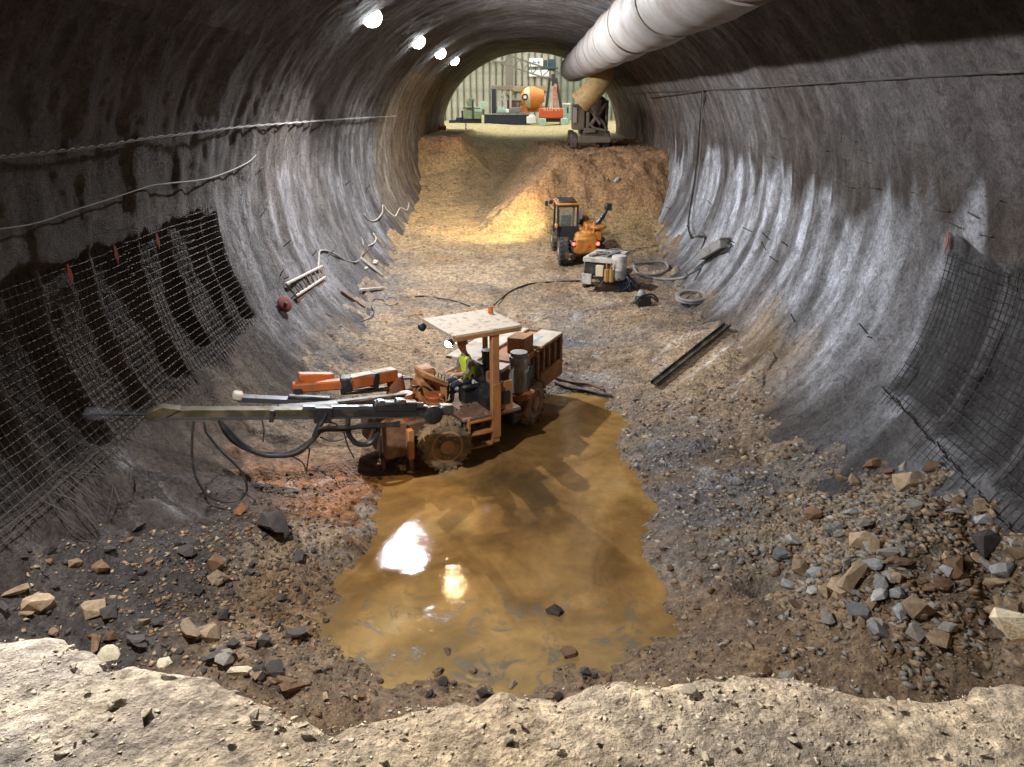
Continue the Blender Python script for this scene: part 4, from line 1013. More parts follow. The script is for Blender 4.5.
# blue sticker strip on the cover
RF.box(MB(), -1.45, -.8, .42, .50, 1.698, 1.704, 0).build('blue_sticker', mat('blue_sticker', (.2, .38, .5), .6, bump=0), body)
for i, (a0, a1) in enumerate(((-.42, -.2), (-.78, -.52), (-1.12, -.86), (-1.48, -1.2), (-1.9, -1.6))):
    RF.box(MB(), a0, a1, .70, .76, 1.0 + .05 * (i % 2), 1.5, .01).build('side_opening', M_BLK, body)
for a0 in (-.5, -.84, -1.18, -1.55, -1.95): RF.box(MB(), a0, a0 + .07, .7, .82, .75, 1.62, .01).build('side_rib', M_TAN, body)
RF.box(MB(), -1.96, -.55, .74, .86, .55, 1.02, .03).build('side_skirt', M_TAN, body)
RF.box(MB(), -2.06, -1.96, -.9, .8, .6, 1.66, .02).build('rear_plate', M_RUST, body)
MB().lathe(RF(.95, .95, .98), (0, 0, 1), [(0, .34), (.02, .36), (.12, .36), (.14, .3)], 24).build('motor_base', M_OR, rig)
RF.box(MB(), .6, 1.3, .45, 1.2, .98, 1.05, .02).build('motor_shelf', M_OR, rig)
mo = MB().lathe(RF(.95, .95, 1.1), (0, 0, 1), [(0, .2), (.03, .21), (.72, .21), (.73, .225), (.80, .23), (.86, .225), (.865, .2), (.95, .195), (.955, .02)], 28).build('electric_motor', M_GRY, rig)
fi = MB()
for k in range(26):
    th = 2 * math.pi * k / 26; d = Vector((math.cos(th), math.sin(th), 0)); c = RF(.95, .95, 0)
    fi.bar(c + d * .215 + Vector((0, 0, 1.2)), c + d * .215 + Vector((0, 0, 1.66)), .012, .03, up=d)
fi.build('motor_fins', M_GRY, mo)
RF.box(MB(), .86, 1.04, 1.15, 1.185, 1.2, 1.6, .01).build('motor_vent', mat('motor_vent', (.07, .07, .07), .6), mo)
RF.box(MB(), .2, .48, .62, .98, 1.05, 1.5, .02).build('control_box', M_BLK, rig)
MB().tube(spline([RF(1.3, .9, .6), RF(.9, 1.05, .55), RF(.55, 1.02, .75)], 5), .03, 6).build('rear_rail', M_OR, rig)
RF.box(MB(), .5, 1.3, .3, .98, .35, .9, .03).build('fuel_tank', M_BLK, rig)

# --- booms and feeds
E_ROD = Vector((-7.18, 11.1, 2.62)); R_REAR = Vector((-1.70, 13.45, 1.72))
u = (E_ROD - R_REAR).normalized(); LEN = (E_ROD - R_REAR).length
sidev = Vector((u.y, -u.x, 0)).normalized()
if sidev.y > 0: sidev = -sidev                      # toward the camera
upv = u.cross(sidev); upv = upv if upv.z > 0 else -upv
def FA(t, s, h): return R_REAR + u * t + sidev * s + upv * h - RIG0
TN = LEN * .835
feed = MB().bar(FA(.0, 0, .02), FA(TN, 0, .02), .20, .13, up=upv).build('feed_beam', M_OLV, rig)
MB().bar(FA(.0, .12, -.06), FA(TN, .12, -.06), .03, .05, up=upv).bar(FA(0, -.12, -.06), FA(TN, -.12, -.06), .03, .05, up=upv).build('feed_rail', M_BLS, feed)
MB().bar(FA(.02, .135, .03), FA(TN * .5, .135, .03), .03, .12, up=upv).build('feed_cover', M_BLK, feed)
MB().bar(FA(.3, .06, .115), FA(TN * .52, .06, .115), .09, .07, up=upv).build('feed_cylinder', M_BLS, feed)
MB().prism([FA(TN - .05, -.1, -.1), FA(TN + .12, -.1, -.08), FA(TN + .12, -.1, .02), FA(TN - .12, -.1, .14), FA(TN - .4, -.1, .10)], sidev * .22).build('centralizer', M_OLV, feed)
MB().cyl(FA(TN * .3, 0, -.02) + upv * .0, FA(LEN, 0, -.02), .02, 8).build('drill_rod', M_BLK, feed)
MB().cyl(FA(LEN - .06, 0, -.02), FA(LEN + .06, 0, -.02), .032, 8).build('drill_bit', M_BLS, feed)
dr_ = MB().bar(FA(.5, .06, .14), FA(1.35, .06, .14), .2, .2, bev=.03, up=upv).build('rock_drill', M_BLK, feed)
MB().bar(FA(.75, .1, .25), FA(.95, .1, .25), .16, .1, bev=.02, up=upv).bar(FA(1.15, .1, .22), FA(1.3, .1, .22), .14, .12, bev=.02, up=upv).cyl(FA(.4, .1, .17), FA(.65, .1, .17), .06, 10).build('drill_fittings', M_BLS, dr_)
MB().lathe(FA(.18, .1, -.02), sidev, [(0, .17), (.02, .19), (.06, .19), (.08, .15), (.10, .05)], 24).build('hose_reel', M_BLK, feed)
MB().bar(FA(TN * .42, .1, 0), FA(TN * .48, .1, 0), .16, .3, up=upv).build('feed_clamp', M_BLK, feed)
MB().bar(FA(TN * .62, .1, -.02), FA(TN * .635, .1, -.02), .1, .22, up=upv).build('feed_clamp', M_BLK, feed)
MB().bar(FA(-.25, 0, .05), FA(.05, 0, .05), .18, .2, bev=.03, up=upv).build('feed_end', M_BLS, feed)
b1 = FF(.55, .25, 1.45)
MB().bar(b1, FA(TN * .45, -.3, -.05), .2, .24, bev=.03).build('boom_arm', M_BLK, rig)
MB().bar(FA(TN * .38, -.32, -.02), FA(TN * .6, -.2, -.05), .22, .2, bev=.03).build('boom_cradle', M_BLK, rig)
MB().cyl(FF(.6, .1, 1.2), FA(TN * .3, -.28, -.12), .06, 10).build('boom_cylinder', M_BLS, rig)
# orange second boom behind
B0 = FF(.5, -.4, 1.78); B1 = Vector((-3.75, 14.45, 1.92)) - RIG0; B2 = Vector((-4.75, 14.0, 1.98)) - RIG0
MB().bar(B0, B1, .26, .26, bev=.03).build('boom_arm', M_OR, rig)
bx = MB().bar(B1 + Vector((.1, 0, 0)), B2, .22, .2, bev=.03); bx.bar(B1 + Vector((-.3, .1, .1)), B2 + Vector((.1, .15, .18)), .2, .16, bev=.02); bx.build('boom_head', M_OR, rig)
MB().bar(B0.lerp(B1, .5) + Vector((0, 0, .14)), B1 + Vector((.06, 0, .14)), .22, .02).build('boom_cap', M_TOP, rig)
MB().bar(B0.lerp(B1, .02) + Vector((0, 0, .14)), B0.lerp(B1, .45) + Vector((0, 0, .14)), .22, .02).build('boom_cap', M_TOP, rig)
MB().bar(B0.lerp(B1, .42) - Vector((0, 0, .02)), B0.lerp(B1, .54) - Vector((0, 0, .02)), .3, .32, bev=.02).build('boom_collar', M_BLK, rig)
MB().bar(B1 + Vector((.12, 0, 0)), B1 - Vector((.12, 0.05, 0)), .3, .3, bev=.03).build('boom_knuckle', M_BLK, rig)
MB().cyl(FF(.7, -.35, 1.5), B1 - Vector((.1, .05, .2)), .055, 10).build('boom_cylinder', M_BLS, rig)
F0 = Vector((-3.4, 14.05, 1.62)) - RIG0; F1 = at_y(238, 398, 13.35) - RIG0
fb = MB().bar(F0, F1, .2, .1).build('feed_beam', M_BLS, rig)
MB().bar(F0.lerp(F1, .25) + Vector((0, 0, .08)), F0.lerp(F1, .6) + Vector((0, 0, .08)), .14, .08, bev=.02).build('rock_drill', M_BLK, fb)
MB().bar(F0.lerp(F1, .96) + Vector((0, 0, .04)), F0.lerp(F1, 1.04) + Vector((0, 0, .06)), .24, .14, bev=.03).build('centralizer', M_TOP, fb)
MB().bar(B2 + Vector((.1, 0, -.05)), F0.lerp(F1, .5), .16, .14).build('boom_link', M_BLK, rig)
# --- hoses under the feed
rr = random.Random(8)
def FP(px, py, s=.15):            # a point in the upright plane of the feed, measured in the photo
    o = R_REAR + sidev * s; nrm = sidev; r_ = ray(px, py); c = Vector((0, 0, CAM_Z)); t = (o - c).dot(nrm) / r_.dot(nrm)
    return c + r_ * t - RIG0
bun = MB()
for k in range(7):
    j = lambda: rr.uniform(-2.2, 2.2)
    s = -.05 + .05 * k
    bun.tube(spline([FP(219, 420, s), FP(228 + j(), 433 + j(), s), FP(243 + j(), 446 + j(), s), FP(268 + j(), 455 + j(), s), FP(296 + j(), 452 + j(), s), FP(313 + j(), 440 + j(), s), FP(322 + j(), 430 + j(), s), FP(345, 428 + j(), s), FP(372, 426 + j(), s), FP(400, 424 + j(), s)], 5), .032, 7)
bun.build('hose_bundle', M_BLK, rig)
MB().tube(spline([FP(314, 437), FP(318, 428), FP(324, 418), FP(327, 412)], 5), .05, 8).build('feed_hose', M_BLK, rig)
MB().tube(spline([FP(348, 418), FP(348, 432), FP(356, 443), FP(368, 444), (FP(376, 437)), FP(379, 424)], 6), .05, 8).build('feed_hose', M_BLK, rig)
for pts in ([(300, 452), (309, 448), (308, 460), (306, 474)], [(320, 437), (332, 441), (345, 438), (352, 428)], [(344, 432), (348, 446), (354, 458)], [(290, 455), (302, 462), (306, 470)], [(262, 420), (264, 430), (263, 442)], [(325, 420), (336, 424), (340, 431)]):
    MB().tube(spline([FP(*q) for q in pts], 5), .014, 5).build('feed_hose', M_CABK, rig)
MB().tube(spline([FP(193.5, 421), FP(192, 440), FP(192.5, 462), FP(197, 480), FP(208, 495), FP(224, 502), FP(240, 499), FP(247, 488), FP(240, 470), FP(222, 452), FP(212, 440), FP(206, 432), FP(204, 422)], 6), .022, 7).build('water_hose', M_CABK, rig)

# ================================================================== OPERATOR
def operator():
    O = FF(-.95, .2, 0) + RIG0
    f, l, up = FF.f, FF.n, Vector((0, 0, 1))
    def Q(a, b, z): return f * a + l * b + up * z            # body space: origin on the rig's ground spot
    J = {'pelvis': (Q(-.06, 0, 1.64), .155, .125), 'belly': (Q(-.05, 0, 1.80), .15, .115), 'chest': (Q(0, 0, 2.02), .175, .125), 'neck0': (Q(.03, 0, 2.17), .09, .085), 'neck': (Q(.06, 0, 2.25), .06, .06),
         'head0': (Q(.09, 0, 2.33), .085, .095), 'head1': (Q(.10, 0, 2.43), .088, .10), 'head2': (Q(.09, 0, 2.50), .06, .07)}
    E = [('pelvis', 'belly'), ('belly', 'chest'), ('chest', 'neck0'), ('neck0', 'neck'), ('neck', 'head0'), ('head0', 'head1'), ('head1', 'head2')]
    for s, t in ((1, 'L'), (-1, 'R')):
        J['sh' + t] = (Q(.02, s * .19, 2.08), .075, .07); J['el' + t] = (Q(.10, s * .25, 1.82), .052, .052); J['wr' + t] = (Q(.33, s * .16, 1.80), .036, .036)
        J['hip' + t] = (Q(.0, s * .10, 1.60), .10, .09); J['kn' + t] = (Q(.42, s * .13, 1.58), .07, .07); J['an' + t] = (Q(.44, s * .13, 1.20), .048, .048); J['to' + t] = (Q(.62, s * .14, 1.15), .045, .04)
        E += [('chest', 'sh' + t), ('sh' + t, 'el' + t), ('el' + t, 'wr' + t), ('pelvis', 'hip' + t), ('hip' + t, 'kn' + t), ('kn' + t, 'an' + t), ('an' + t, 'to' + t)]
        J['pa' + t] = (Q(.41, s * .15, 1.80), .032, .02); E.append(('wr' + t, 'pa' + t))
        for k in range(5):
            o = (k - 2) * .018
            base = Q(.43 if k else .38, s * (.15) + o * s * (1 if k else 1.6), 1.80); mid = Q(.475 - .006 * abs(k - 2), s * .15 + o * 1.15 * s, 1.79); tip = Q(.495 - .008 * abs(k - 2), s * .15 + o * 1.1 * s, 1.76)
            if k == 0: mid = Q(.42, s * .105, 1.785); tip = Q(.445, s * .10, 1.765)
            J['f%d' % k + t] = (mid, .0095, .0095); J['g%d' % k + t] = (tip, .008, .008)
            E += [('pa' + t, 'f%d' % k + t), ('f%d' % k + t, 'g%d' % k + t)]
    names = list(J); ix = {n: i for i, n in enumerate(names)}
    me = bpy.data.meshes.new('person'); me.from_pydata([J[n][0] for n in names], [(ix[a], ix[b]) for a, b in E], [])
    o = bpy.data.objects.new('person_build', me); COL.objects.link(o)
    o.modifiers.new('skin', 'SKIN'); sv = me.skin_vertices[0].data
    for n in names: sv[ix[n]].radius = J[n][1:]
    for v in sv: v.use_root = False
    sv[ix['pelvis']].use_root = True
    sub = o.modifiers.new('sub', 'SUBSURF'); sub.levels = 2; sub.render_levels = 2
    dg = bpy.context.evaluated_depsgraph_get(); ev = o.evaluated_get(dg); m2 = bpy.data.meshes.new_from_object(ev)
    bpy.data.objects.remove(o)
    SK = mat('skin', (.42, .22, .14), .6, bump=0); SH = mat('work_shirt', (.20, .17, .15), .85); TR = mat('work_trousers', (.02, .025, .05), .9); BT = mat('work_boots', (.03, .025, .02), .8); VE = mat('hi_vis_vest', (.55, .72, .05), .7); RE = mat('reflective_band', (.62, .64, .6), .4); HA = mat('hard_hat', (.40, .16, .06), .4)
    for m_ in (SK, SH, TR, BT): m2.materials.append(m_)
    names_n = [(n, J[n][0]) for n in names]
    for p in m2.polygons:
        p.use_smooth = True; c = p.center
        n = min(names_n, key=lambda q: (q[1] - c).length_squared)[0]
        p.material_index = 0 if (n.startswith(('head', 'neck')) and n != 'neck0') or n[:2] in ('pa', 'wr') or n[0] in 'fg' else 2 if n.startswith(('pelvis', 'hip', 'kn')) else 3 if n.startswith(('an', 'to')) else 1
    body = bpy.data.objects.new('person', m2); COL.objects.link(body); body.location = O
    tag(body, 'person in a yellow hi-vis vest seated at the controls under the canopy', 'person')
    # vest: the torso surface pushed outward
    bm = bmesh.new(); bm.from_mesh(m2); bm.normal_update()
    kill = []
    for fc in bm.faces:
        c = fc.calc_center_median(); lat = abs(c.dot(l)); 
        if not (1.66 < c.z < 2.15 and lat < .165 and c.dot(f) < .2): kill.append(fc)
    bmesh.ops.delete(bm, geom=kill, context='FACES')
    for v in bm.verts: v.co += v.normal * .018
    vm = bpy.data.meshes.new('vest'); 
    for fc in bm.faces: fc.material_index = 1 if abs(fc.calc_center_median().z - 1.78) < .025 else 0
    bm.to_mesh(vm); bm.free(); vm.materials.clear(); vm.materials.append(VE); vm.materials.append(RE)
    link('vest', vm, None, body)
    MB().lathe(Q(.095, 0, 2.44), (0, 0, 1), [(0, .15), (.01, .15), (.012, .122), (.06, .118), (.10, .085), (.118, .03)], 22).build('hard_hat', HA, body)
    fc = Q(.188, 0, 2.40)
    MB().lathe(Q(.18, 0, 2.395), (f + up * -.35), [(0, .022), (.025, .014), (.03, .006)], 8).build('nose', SK, body)
    for s in (-1, 1):
        MB().lathe(Q(.175, s * .035, 2.42), f, [(0, .014), (.012, .012), (.016, .004)], 8).build('eye', mat('eye_dark', (.03, .02, .02), .3), body)
        MB().lathe(Q(.09, s * .086, 2.40), l * s, [(0, .03), (.015, .028), (.02, .012)], 8).build('ear', SK, body)
    MB().bar(Q(.176, -.025, 2.345), Q(.176, .025, 2.345), .02, .012).build('mouth', mat('lips', (.25, .09, .07), .6), body)
    return body
operator()
# ================================================================== TELEHANDLER AND TRAILER
M_YEL = mat('machine_yellow', (.50, .18, .018), .55, dirt=(.2, .10, .035), damt=.42)
M_CABD = mat('cab_dark', (.02, .022, .026), .4, dirt=(.08, .06, .04), damt=.2)
M_GLS = NT('cab_glass')[0]; _b = M_GLS.node_tree.nodes['Principled BSDF']; _b.inputs['Base Color'].default_value = (.75, .8, .72, 1); _b.inputs['Transmission Weight'].default_value = .9; _b.inputs['Roughness'].default_value = .05; _b.inputs['IOR'].default_value = 1.1
M_TAIL = mat('tail_light', (.8, .02, .02), .3, emit=(1, .04, .03), estr=9, bump=0)
M_WHT = mat('dusty_white', (.46, .44, .40), .65, dirt=(.22, .17, .12), damt=.42)
gl = at_ground(566, 264)
TH = empty('telehandler', (gl.x + .62, gl.y, gl.z - .03), rz=math.radians(5)); TH.rotation_euler = (math.radians(2.5), 0, math.radians(5))
tag(TH, 'yellow telehandler with dark cab and lit red tail lights, seen from behind', 'telehandler')
def thw(x, y, steer=0):
    r, w = .62, .42; c = Vector((x, y, r)); ax = Matrix.Rotation(steer, 3, 'Z') @ Vector((1, 0, 0))
    mb = MB().lathe(c - ax * w / 2, ax, [(0, r * .6), (.02, r * .85), (.06, r * .95), (w - .06, r * .95), (w - .02, r * .85), (w, r * .6)], 28)
    for k in range(18):
        th = 2 * math.pi * k / 18; d = Vector((0, math.cos(th), math.sin(th)))
        for s in (-1, 1): mb.bar(c + ax * s * .03 + d * r * .96, c + ax * s * w * .48 + Vector((0, math.cos(th + .2), math.sin(th + .2))) * r * .93, .06, .05, up=d)
    o = mb.build('wheel', M_TYRE, TH)
    MB().lathe(c - ax * (w / 2 + .01), ax, [(0, .1), (.03, r * .5), (w - .02, r * .5), (w + .02, .1)], 20).build('rim', M_WHT, o)
thw(-.78, 0); thw(.82, 0); thw(-.78, 2.6); thw(.82, 2.6)
MB().box((0, 1.3, .85), (1.0, 3.6, .45), bev=.05).box((0, 1.2, .62), (.7, 3.2, .3)).build('chassis', M_CABD, TH)
MB().box((.12, -.55, 1.0), (1.0, .5, .75), bev=.1).box((.12, -.35, 1.25), (.85, .6, .5), bev=.1).build('counterweight', M_YEL, TH)
MB().prism([(.16, -.82, .95), (.34, -.82, .95), (.25, -.82, 1.12)], (0, .02, 0)).build('warning_triangle', mat('warning_red', (.65, .06, .02), .5), TH)
for x in (-.42, .62):
    MB().box((x, -.72, 1.1), (.2, .12, .26), bev=.02).build('lamp_housing', M_CABD, TH)
    MB().lathe((x, -.78, 1.1), (0, -1, 0), [(0, .075), (.02, .07), (.03, .03)], 14).build('tail_light', M_TAIL, TH)
cabf = MB()
for x, y in ((-1.0, .35), (-.12, .35), (-1.0, 1.75), (-.12, 1.75)): cabf.bar((x, y, 1.0), (x * .98, y + (.12 if y < 1 else -.1), 2.55), .09, .09)
for z in (1.1, 2.5): cabf.bar((-1.0, .42, z), (-.12, .42, z), .09, .09).bar((-1.0, 1.7, z), (-.12, 1.7, z), .08, .08).bar((-1.0, .42, z), (-1.0, 1.7, z), .08, .08).bar((-.12, .42, z), (-.12, 1.7, z), .08, .08)
cabf.build('cab_frame', M_CABD, TH)
MB().box((-.56, 1.05, 2.58), (1.02, 1.5, .1), bev=.04).build('cab_roof', M_YEL, TH)
MB().box((-.56, 1.05, 2.66), (.8, 1.2, .07), bev=.03).build('roof_rack', M_CABD, TH)
MB().box((-.56, .42, 1.35), (.82, .06, .55)).box((-.56, 1.0, 1.15), (.8, 1.2, .2)).build('cab_rear_panel', M_CABD, TH)
MB().box((-.56, .45, 2.0), (.8, .012, .78)).build('rear_window', M_GLS, TH)
MB().box((-.56, 1.1, 1.55), (.5, .5, .12), bev=.04).box((-.56, .85, 1.8), (.48, .12, .5), bev=.04).build('seat', M_CABD, TH)
MB().bar((-1.05, 1.7, 2.1), (-1.35, 1.75, 2.35), .03).box((-1.36, 1.75, 2.4), (.14, .06, .24), bev=.02).build('mirror', M_CABD, TH)
MB().box((-1.08, .2, 1.7), (.12, .1, .18), bev=.02).build('side_lamp', M_ORA, TH)
MB().box((.42, .5, 1.35), (.9, 2.0, .45), bev=.08).build('engine_cover', M_YEL, TH)
MB().bar((.32, -.35, 1.62), (.42, 3.6, 1.75), .34, .36, bev=.04).build('boom', M_YEL, TH)
MB().bar((.02, .35, 2.2), (.2, 1.8, 1.6), .1, .5).build('boom_guard', mat('blue_grey_panel', (.08, .10, .14), .5), TH)
MB().lathe((.65, -.1, 1.66), (0, 0, 1), [(0, .42), (.06, .44), (.12, .40), (.14, .2)], 22).build('turntable', M_YEL, TH)
MB().bar((.62, -.1, 1.75), (.95, .0, 2.15), .16, .16, bev=.02).bar((.95, .0, 2.1), (1.12, .05, 2.5), .12, .12, bev=.02).box((1.14, .05, 2.52), (.3, .22, .28), rz=.3, bev=.04).build('crane_arm', M_CABD, TH)
MB().cyl((.45, -.5, 1.4), (.5, -.35, 1.95), .05, 10).build('exhaust', M_YEL, TH)
ld = bpy.data.lights.new('work_light_beam', 'SPOT'); ld.energy = 3600; ld.color = (1, .78, .40); ld.spot_size = math.radians(88); ld.spot_blend = .8; ld.shadow_soft_size = .1
lo = bpy.data.objects.new('work_light_beam', ld); COL.objects.link(lo); lo.parent = TH; lo.location = (-1.12, 1.95, 2.45)
lo.rotation_euler = Vector((-.6, 1, -.14)).to_track_quat('-Z', 'Y').to_euler()
MB().lathe((-1.12, 1.78, 2.45), Vector((-.55, 1, -.3)), [(0, .05), (.03, .09), (.1, .1)], 12).build('work_light', M_CABD, TH)
# --- trailer
t0 = at_ground(605, 292)
TR = empty('pump_trailer', (t0.x, t0.y + .2, t0.z), rot=(0, 0, math.radians(-22))); tag(TR, 'cream two-wheeled pump trailer with white tank behind the telehandler', 'trailer')
def trb(a, b, c, d, e, f, nm, m, bev=.02): return MB().box(((a + b) / 2, (c + d) / 2, (e + f) / 2), (abs(b - a), abs(d - c), abs(f - e)), bev=bev).build(nm, m, TR)
trb(-.75, .75, -.6, 1.3, .55, .68, 'frame', M_CABD); trb(-.75, .55, -.55, 1.3, 1.18, 1.36, 'top_deck', M_WHT)
trb(-.7, .4, -.5, 1.2, .7, 1.16, 'engine', M_CABD); trb(-.77, -.7, -.3, .35, .85, 1.2, 'side_panel', M_WHT); trb(-.76, -.68, .5, 1.2, .8, 1.25, 'side_panel', M_WHT)
trb(-.2, .1, -.66, -.5, .68, 1.1, 'cream_box', mat('cream_box', (.55, .46, .3), .6)); trb(.12, .5, -.62, -.5, .5, .98, 'front_panel', mat('tan_box', (.36, .24, .1), .7)); trb(-.72, -.35, -.68, -.6, .35, .75, 'number_plate', M_WHT, .01)
MB().lathe((.62, -.32, .62), (0, 0, 1), [(0, .26), (.02, .28), (.8, .28), (.86, .26), (.88, .1)], 24).build('tank', M_WHT, TR)
MB().lathe((.62, -.32, .60), (0, 0, 1), [(0, .284), (.34, .284)], 24).build('tank_base', M_HOSEG, TR)
for x in (.24, .42): MB().cyl((x, -.68, .5), (x, -.68, 1.25), .025, 8).build('yellow_rail', M_YEL, TR)
for x in (-.82, .8):
    o = MB().lathe((x - .1, .2, .33), (1, 0, 0), [(0, .2), (.02, .3), (.05, .34), (.17, .34), (.2, .3), (.22, .2)], 22).build('wheel', M_TYRE, TR)
    MB().lathe((x - .11, .2, .33), (1, 0, 0), [(0, .05), (.03, .18), (.2, .18), (.24, .05)], 16).build('rim', M_WHT, o)
MB().lathe((-.85, .95, .95), (0, -1, 0), [(0, .2), (.03, .24), (.3, .24), (.33, .2)], 18).build('yellow_drum', M_YEL, TR)
MB().bar((-.1, 1.3, .6), (-.1, 2.2, .6), .1).build('tow_bar', M_CABD, TR)
rr = random.Random(3); mb = MB()
for i in range(6):
    c = Vector((rr.uniform(-.4, .2), rr.uniform(-.2, .8), 1.39)); mb.tube([c + Vector((rr.uniform(.16, .3) * math.cos(t), .2 * math.sin(t), .02 * i)) for t in np.linspace(0, 5.5, 12)], .02, 5)
mb.build('coiled_line', M_HOSEG, TR)
MB().bar((-.5, -.4, 1.4), (-.1, .5, 1.42), .18, .06).bar((.1, -.3, 1.4), (.35, .6, 1.44), .14, .08).build('loose_tool', M_STEEL, TR)
# tangle of blue-black hose hung on the trailer, and pump on the ground
tg = at_ground(627, 292)
mb = MB()
for i in range(16):
    r_ = rr.uniform(.2, .38); c = Vector((rr.uniform(-.12, .12), rr.uniform(-.12, .12), .34 + rr.uniform(-.05, .05))); tl = Euler((rr.uniform(-1.2, 1.2), rr.uniform(-1.2, 1.2), rr.uniform(0, 3)))
    mb.tube([c + tl.to_matrix() @ Vector((r_ * math.cos(t), r_ * math.sin(t), 0)) for t in np.linspace(0, 6.0, 14)], .02, 5)
o = mb.build('hose_tangle', mat('blue_black_hose', (.03, .045, .085), .5)); o.location = tg + Vector((0, .1, -.02)); tag(o, 'tangled coil of blue-black hose at the corner of the trailer', 'hose')
pg = at_ground(643, 306)
PU = empty('sump_pump', pg); tag(PU, 'small dark pump with a pale lid lying right of the hose tangle', 'pump')
MB().box((0, .1, .16), (.5, .4, .34), rz=.3, bev=.05).build('body', M_CABD, PU)
MB().lathe((-.05, .2, .32), (0, .2, 1), [(0, .17), (.1, .16), (.22, .08)], 16).build('lid', M_GRY, PU)
MB().tube(spline([(-.4, -.15, .1), (-.1, -.1, .38), (.3, 0, .42), (.55, .1, .2)], 5), .035, 6).build('hose', M_CABK, PU)
MB().tube(spline([(-.45, .05, .05), (-.2, .0, .25), (.25, .2, .3), (.6, .35, .06)], 5), .03, 6).build('hose', M_CABK, PU)

# ================================================================== HOSES AND CABLES ON THE GROUND
def gpts(px, lift=.04): 
    out = []
    for x, y in px: p = at_ground(x, y); p.z += lift; out.append(p)
    return out
def wpts(px, lift=.06): return [at_wall(x, y, lift) for x, y in px]
def mixp(px, lift=.05):
    out = []
    for x, y in px:
        a = at_ground(x, y); b = at_wall(x, y, .02); p = a if a.length < b.length else b
        if a.length < b.length: p.z += lift
        else: p = at_wall(x, y, lift)
        out.append(p)
    return out
def ghose(name, px, r, m, label, cat='hose', lift=None): return cable(name, mixp(px, r * 1.0 if lift is None else lift), r, m, label, cat, 7, 6)
ghose('thick_hose', [(633, 266), (650, 264), (664, 264), (668, 270), (660, 276), (645, 278), (636, 274), (634, 268)], .055, M_HOSEG, 'thick dark hose looped on the ground right of the trailer', lift=.08)
ghose('thick_hose', [(637, 275), (650, 279), (668, 281), (682, 280), (688, 275), (694, 270)], .055, M_HOSEG, 'thick blue-grey hose running right from the trailer')
ghose('feed_cable', [(691, 238), (700, 236), (705, 238), (701, 250), (694, 258), (687, 265), (683, 271), (690, 274), (700, 268)], .035, M_CABK, 'black cable draped down the right wall foot')
ghose('feed_cable', [(682, 280), (692, 272), (704, 262), (714, 256), (724, 252), (731, 246), (728, 243)], .04, M_CABK, 'black cable running up to the pale cabinet on the right wall foot')
ghose('feed_cable', [(694, 281), (699, 272), (704, 263), (712, 259)], .025, M_CABK, 'short thin black cable below the pale cabinet')
ghose('ground_cable', [(580, 282), (565, 282), (548, 283), (530, 285), (515, 290), (505, 296), (494, 306)], .03, M_CABK, 'black cable from the trailer to behind the rig canopy')
ghose('ground_cable', [(470, 307), (455, 302), (440, 299), (425, 297), (415, 298)], .025, M_CABK, 'thin black cable on the ground left of the rig canopy')
ghose('ground_cable', [(308, 290), (315, 302), (325, 313), (340, 320), (355, 322), (368, 320), (374, 313), (371, 305), (375, 300), (384, 301)], .02, M_CABK, 'thin black cable curving at the foot of the left wall')
ghose('wire_loop', [(384, 302), (388, 298), (396, 299), (398, 303), (390, 306), (384, 303)], .02, M_HOSEG, 'small loop of grey wire on the gravel by the left wall', 'wire')
ghose('wall_hose', [(318, 270), (319, 258), (320, 251), (328, 251), (335, 254), (345, 260), (356, 262), (362, 255), (363, 243), (361, 237)], .035, M_HOSEG, 'grey hose swagged along the lower left wall')
ghose('wall_hose', [(368, 246), (374, 243), (376, 238), (373, 233)], .03, M_WHT, 'short pale hose end hooked on the left wall')
ghose('wall_hose', [(364, 214), (369, 220), (376, 220), (382, 213), (383, 205), (388, 211), (395, 216), (400, 208), (407, 210), (409, 203)], .035, M_WHT, 'pale hose hung in two swags on the far left wall')
ghose('trailing_cable', [(555, 385), (570, 390), (585, 392), (600, 396), (612, 398)], .035, M_CABK, 'black cable lying in the mud behind the rig')
ghose('trailing_cable', [(556, 380), (572, 384), (590, 386), (604, 391)], .035, M_RUST, 'brown cable lying in the mud behind the rig')
# coil of grey hose
cg = at_ground(692, 301)
cc = MB()
pts = [Vector(((.46 + .075 * ((i // 26) % 2) + .03 * math.sin(i * .21)) * math.cos(i * 2 * math.pi / 26), (.46 + .075 * ((i // 26) % 2)) * math.sin(i * 2 * math.pi / 26), .045 + .075 * (i // 52) + .02 * math.sin(i * .24))) for i in range(26 * 4)]
o = cc.tube(pts, .042, 8).build('hose_coil', M_HOSEG); o.location = cg + Vector((0, 0, .06)); o.rotation_euler = (math.radians(3), math.radians(-7), .4); tag(o, 'neat coil of grey hose lying on the ground at right', 'hose')
# steel sections lying on the ground
a = Vector(CH_A) + Vector((0, 0, .02)); b = Vector(CH_B) + Vector((0, 0, .02))
M_SEC = mat('dark_steel_section', (.05, .045, .045), .55, .5, dirt=(.22, .17, .11), damt=.3)
ls = empty('steel_channel', a); tag(ls, 'long dark steel channel lying on the muck at right', 'steel section')
d = b - a; nrm = Vector((-d.y, d.x, 0)).normalized()
mb = MB().bar(Vector((0, 0, .09)), d + Vector((0, 0, .09)), .20, .03); mb.build('web', M_SEC, ls)
for s in (-1, 1): MB().bar(nrm * .1 * s + Vector((0, 0, .12)), d + nrm * .1 * s + Vector((0, 0, .12)), .025, .09).build('flange', M_SEC, ls)
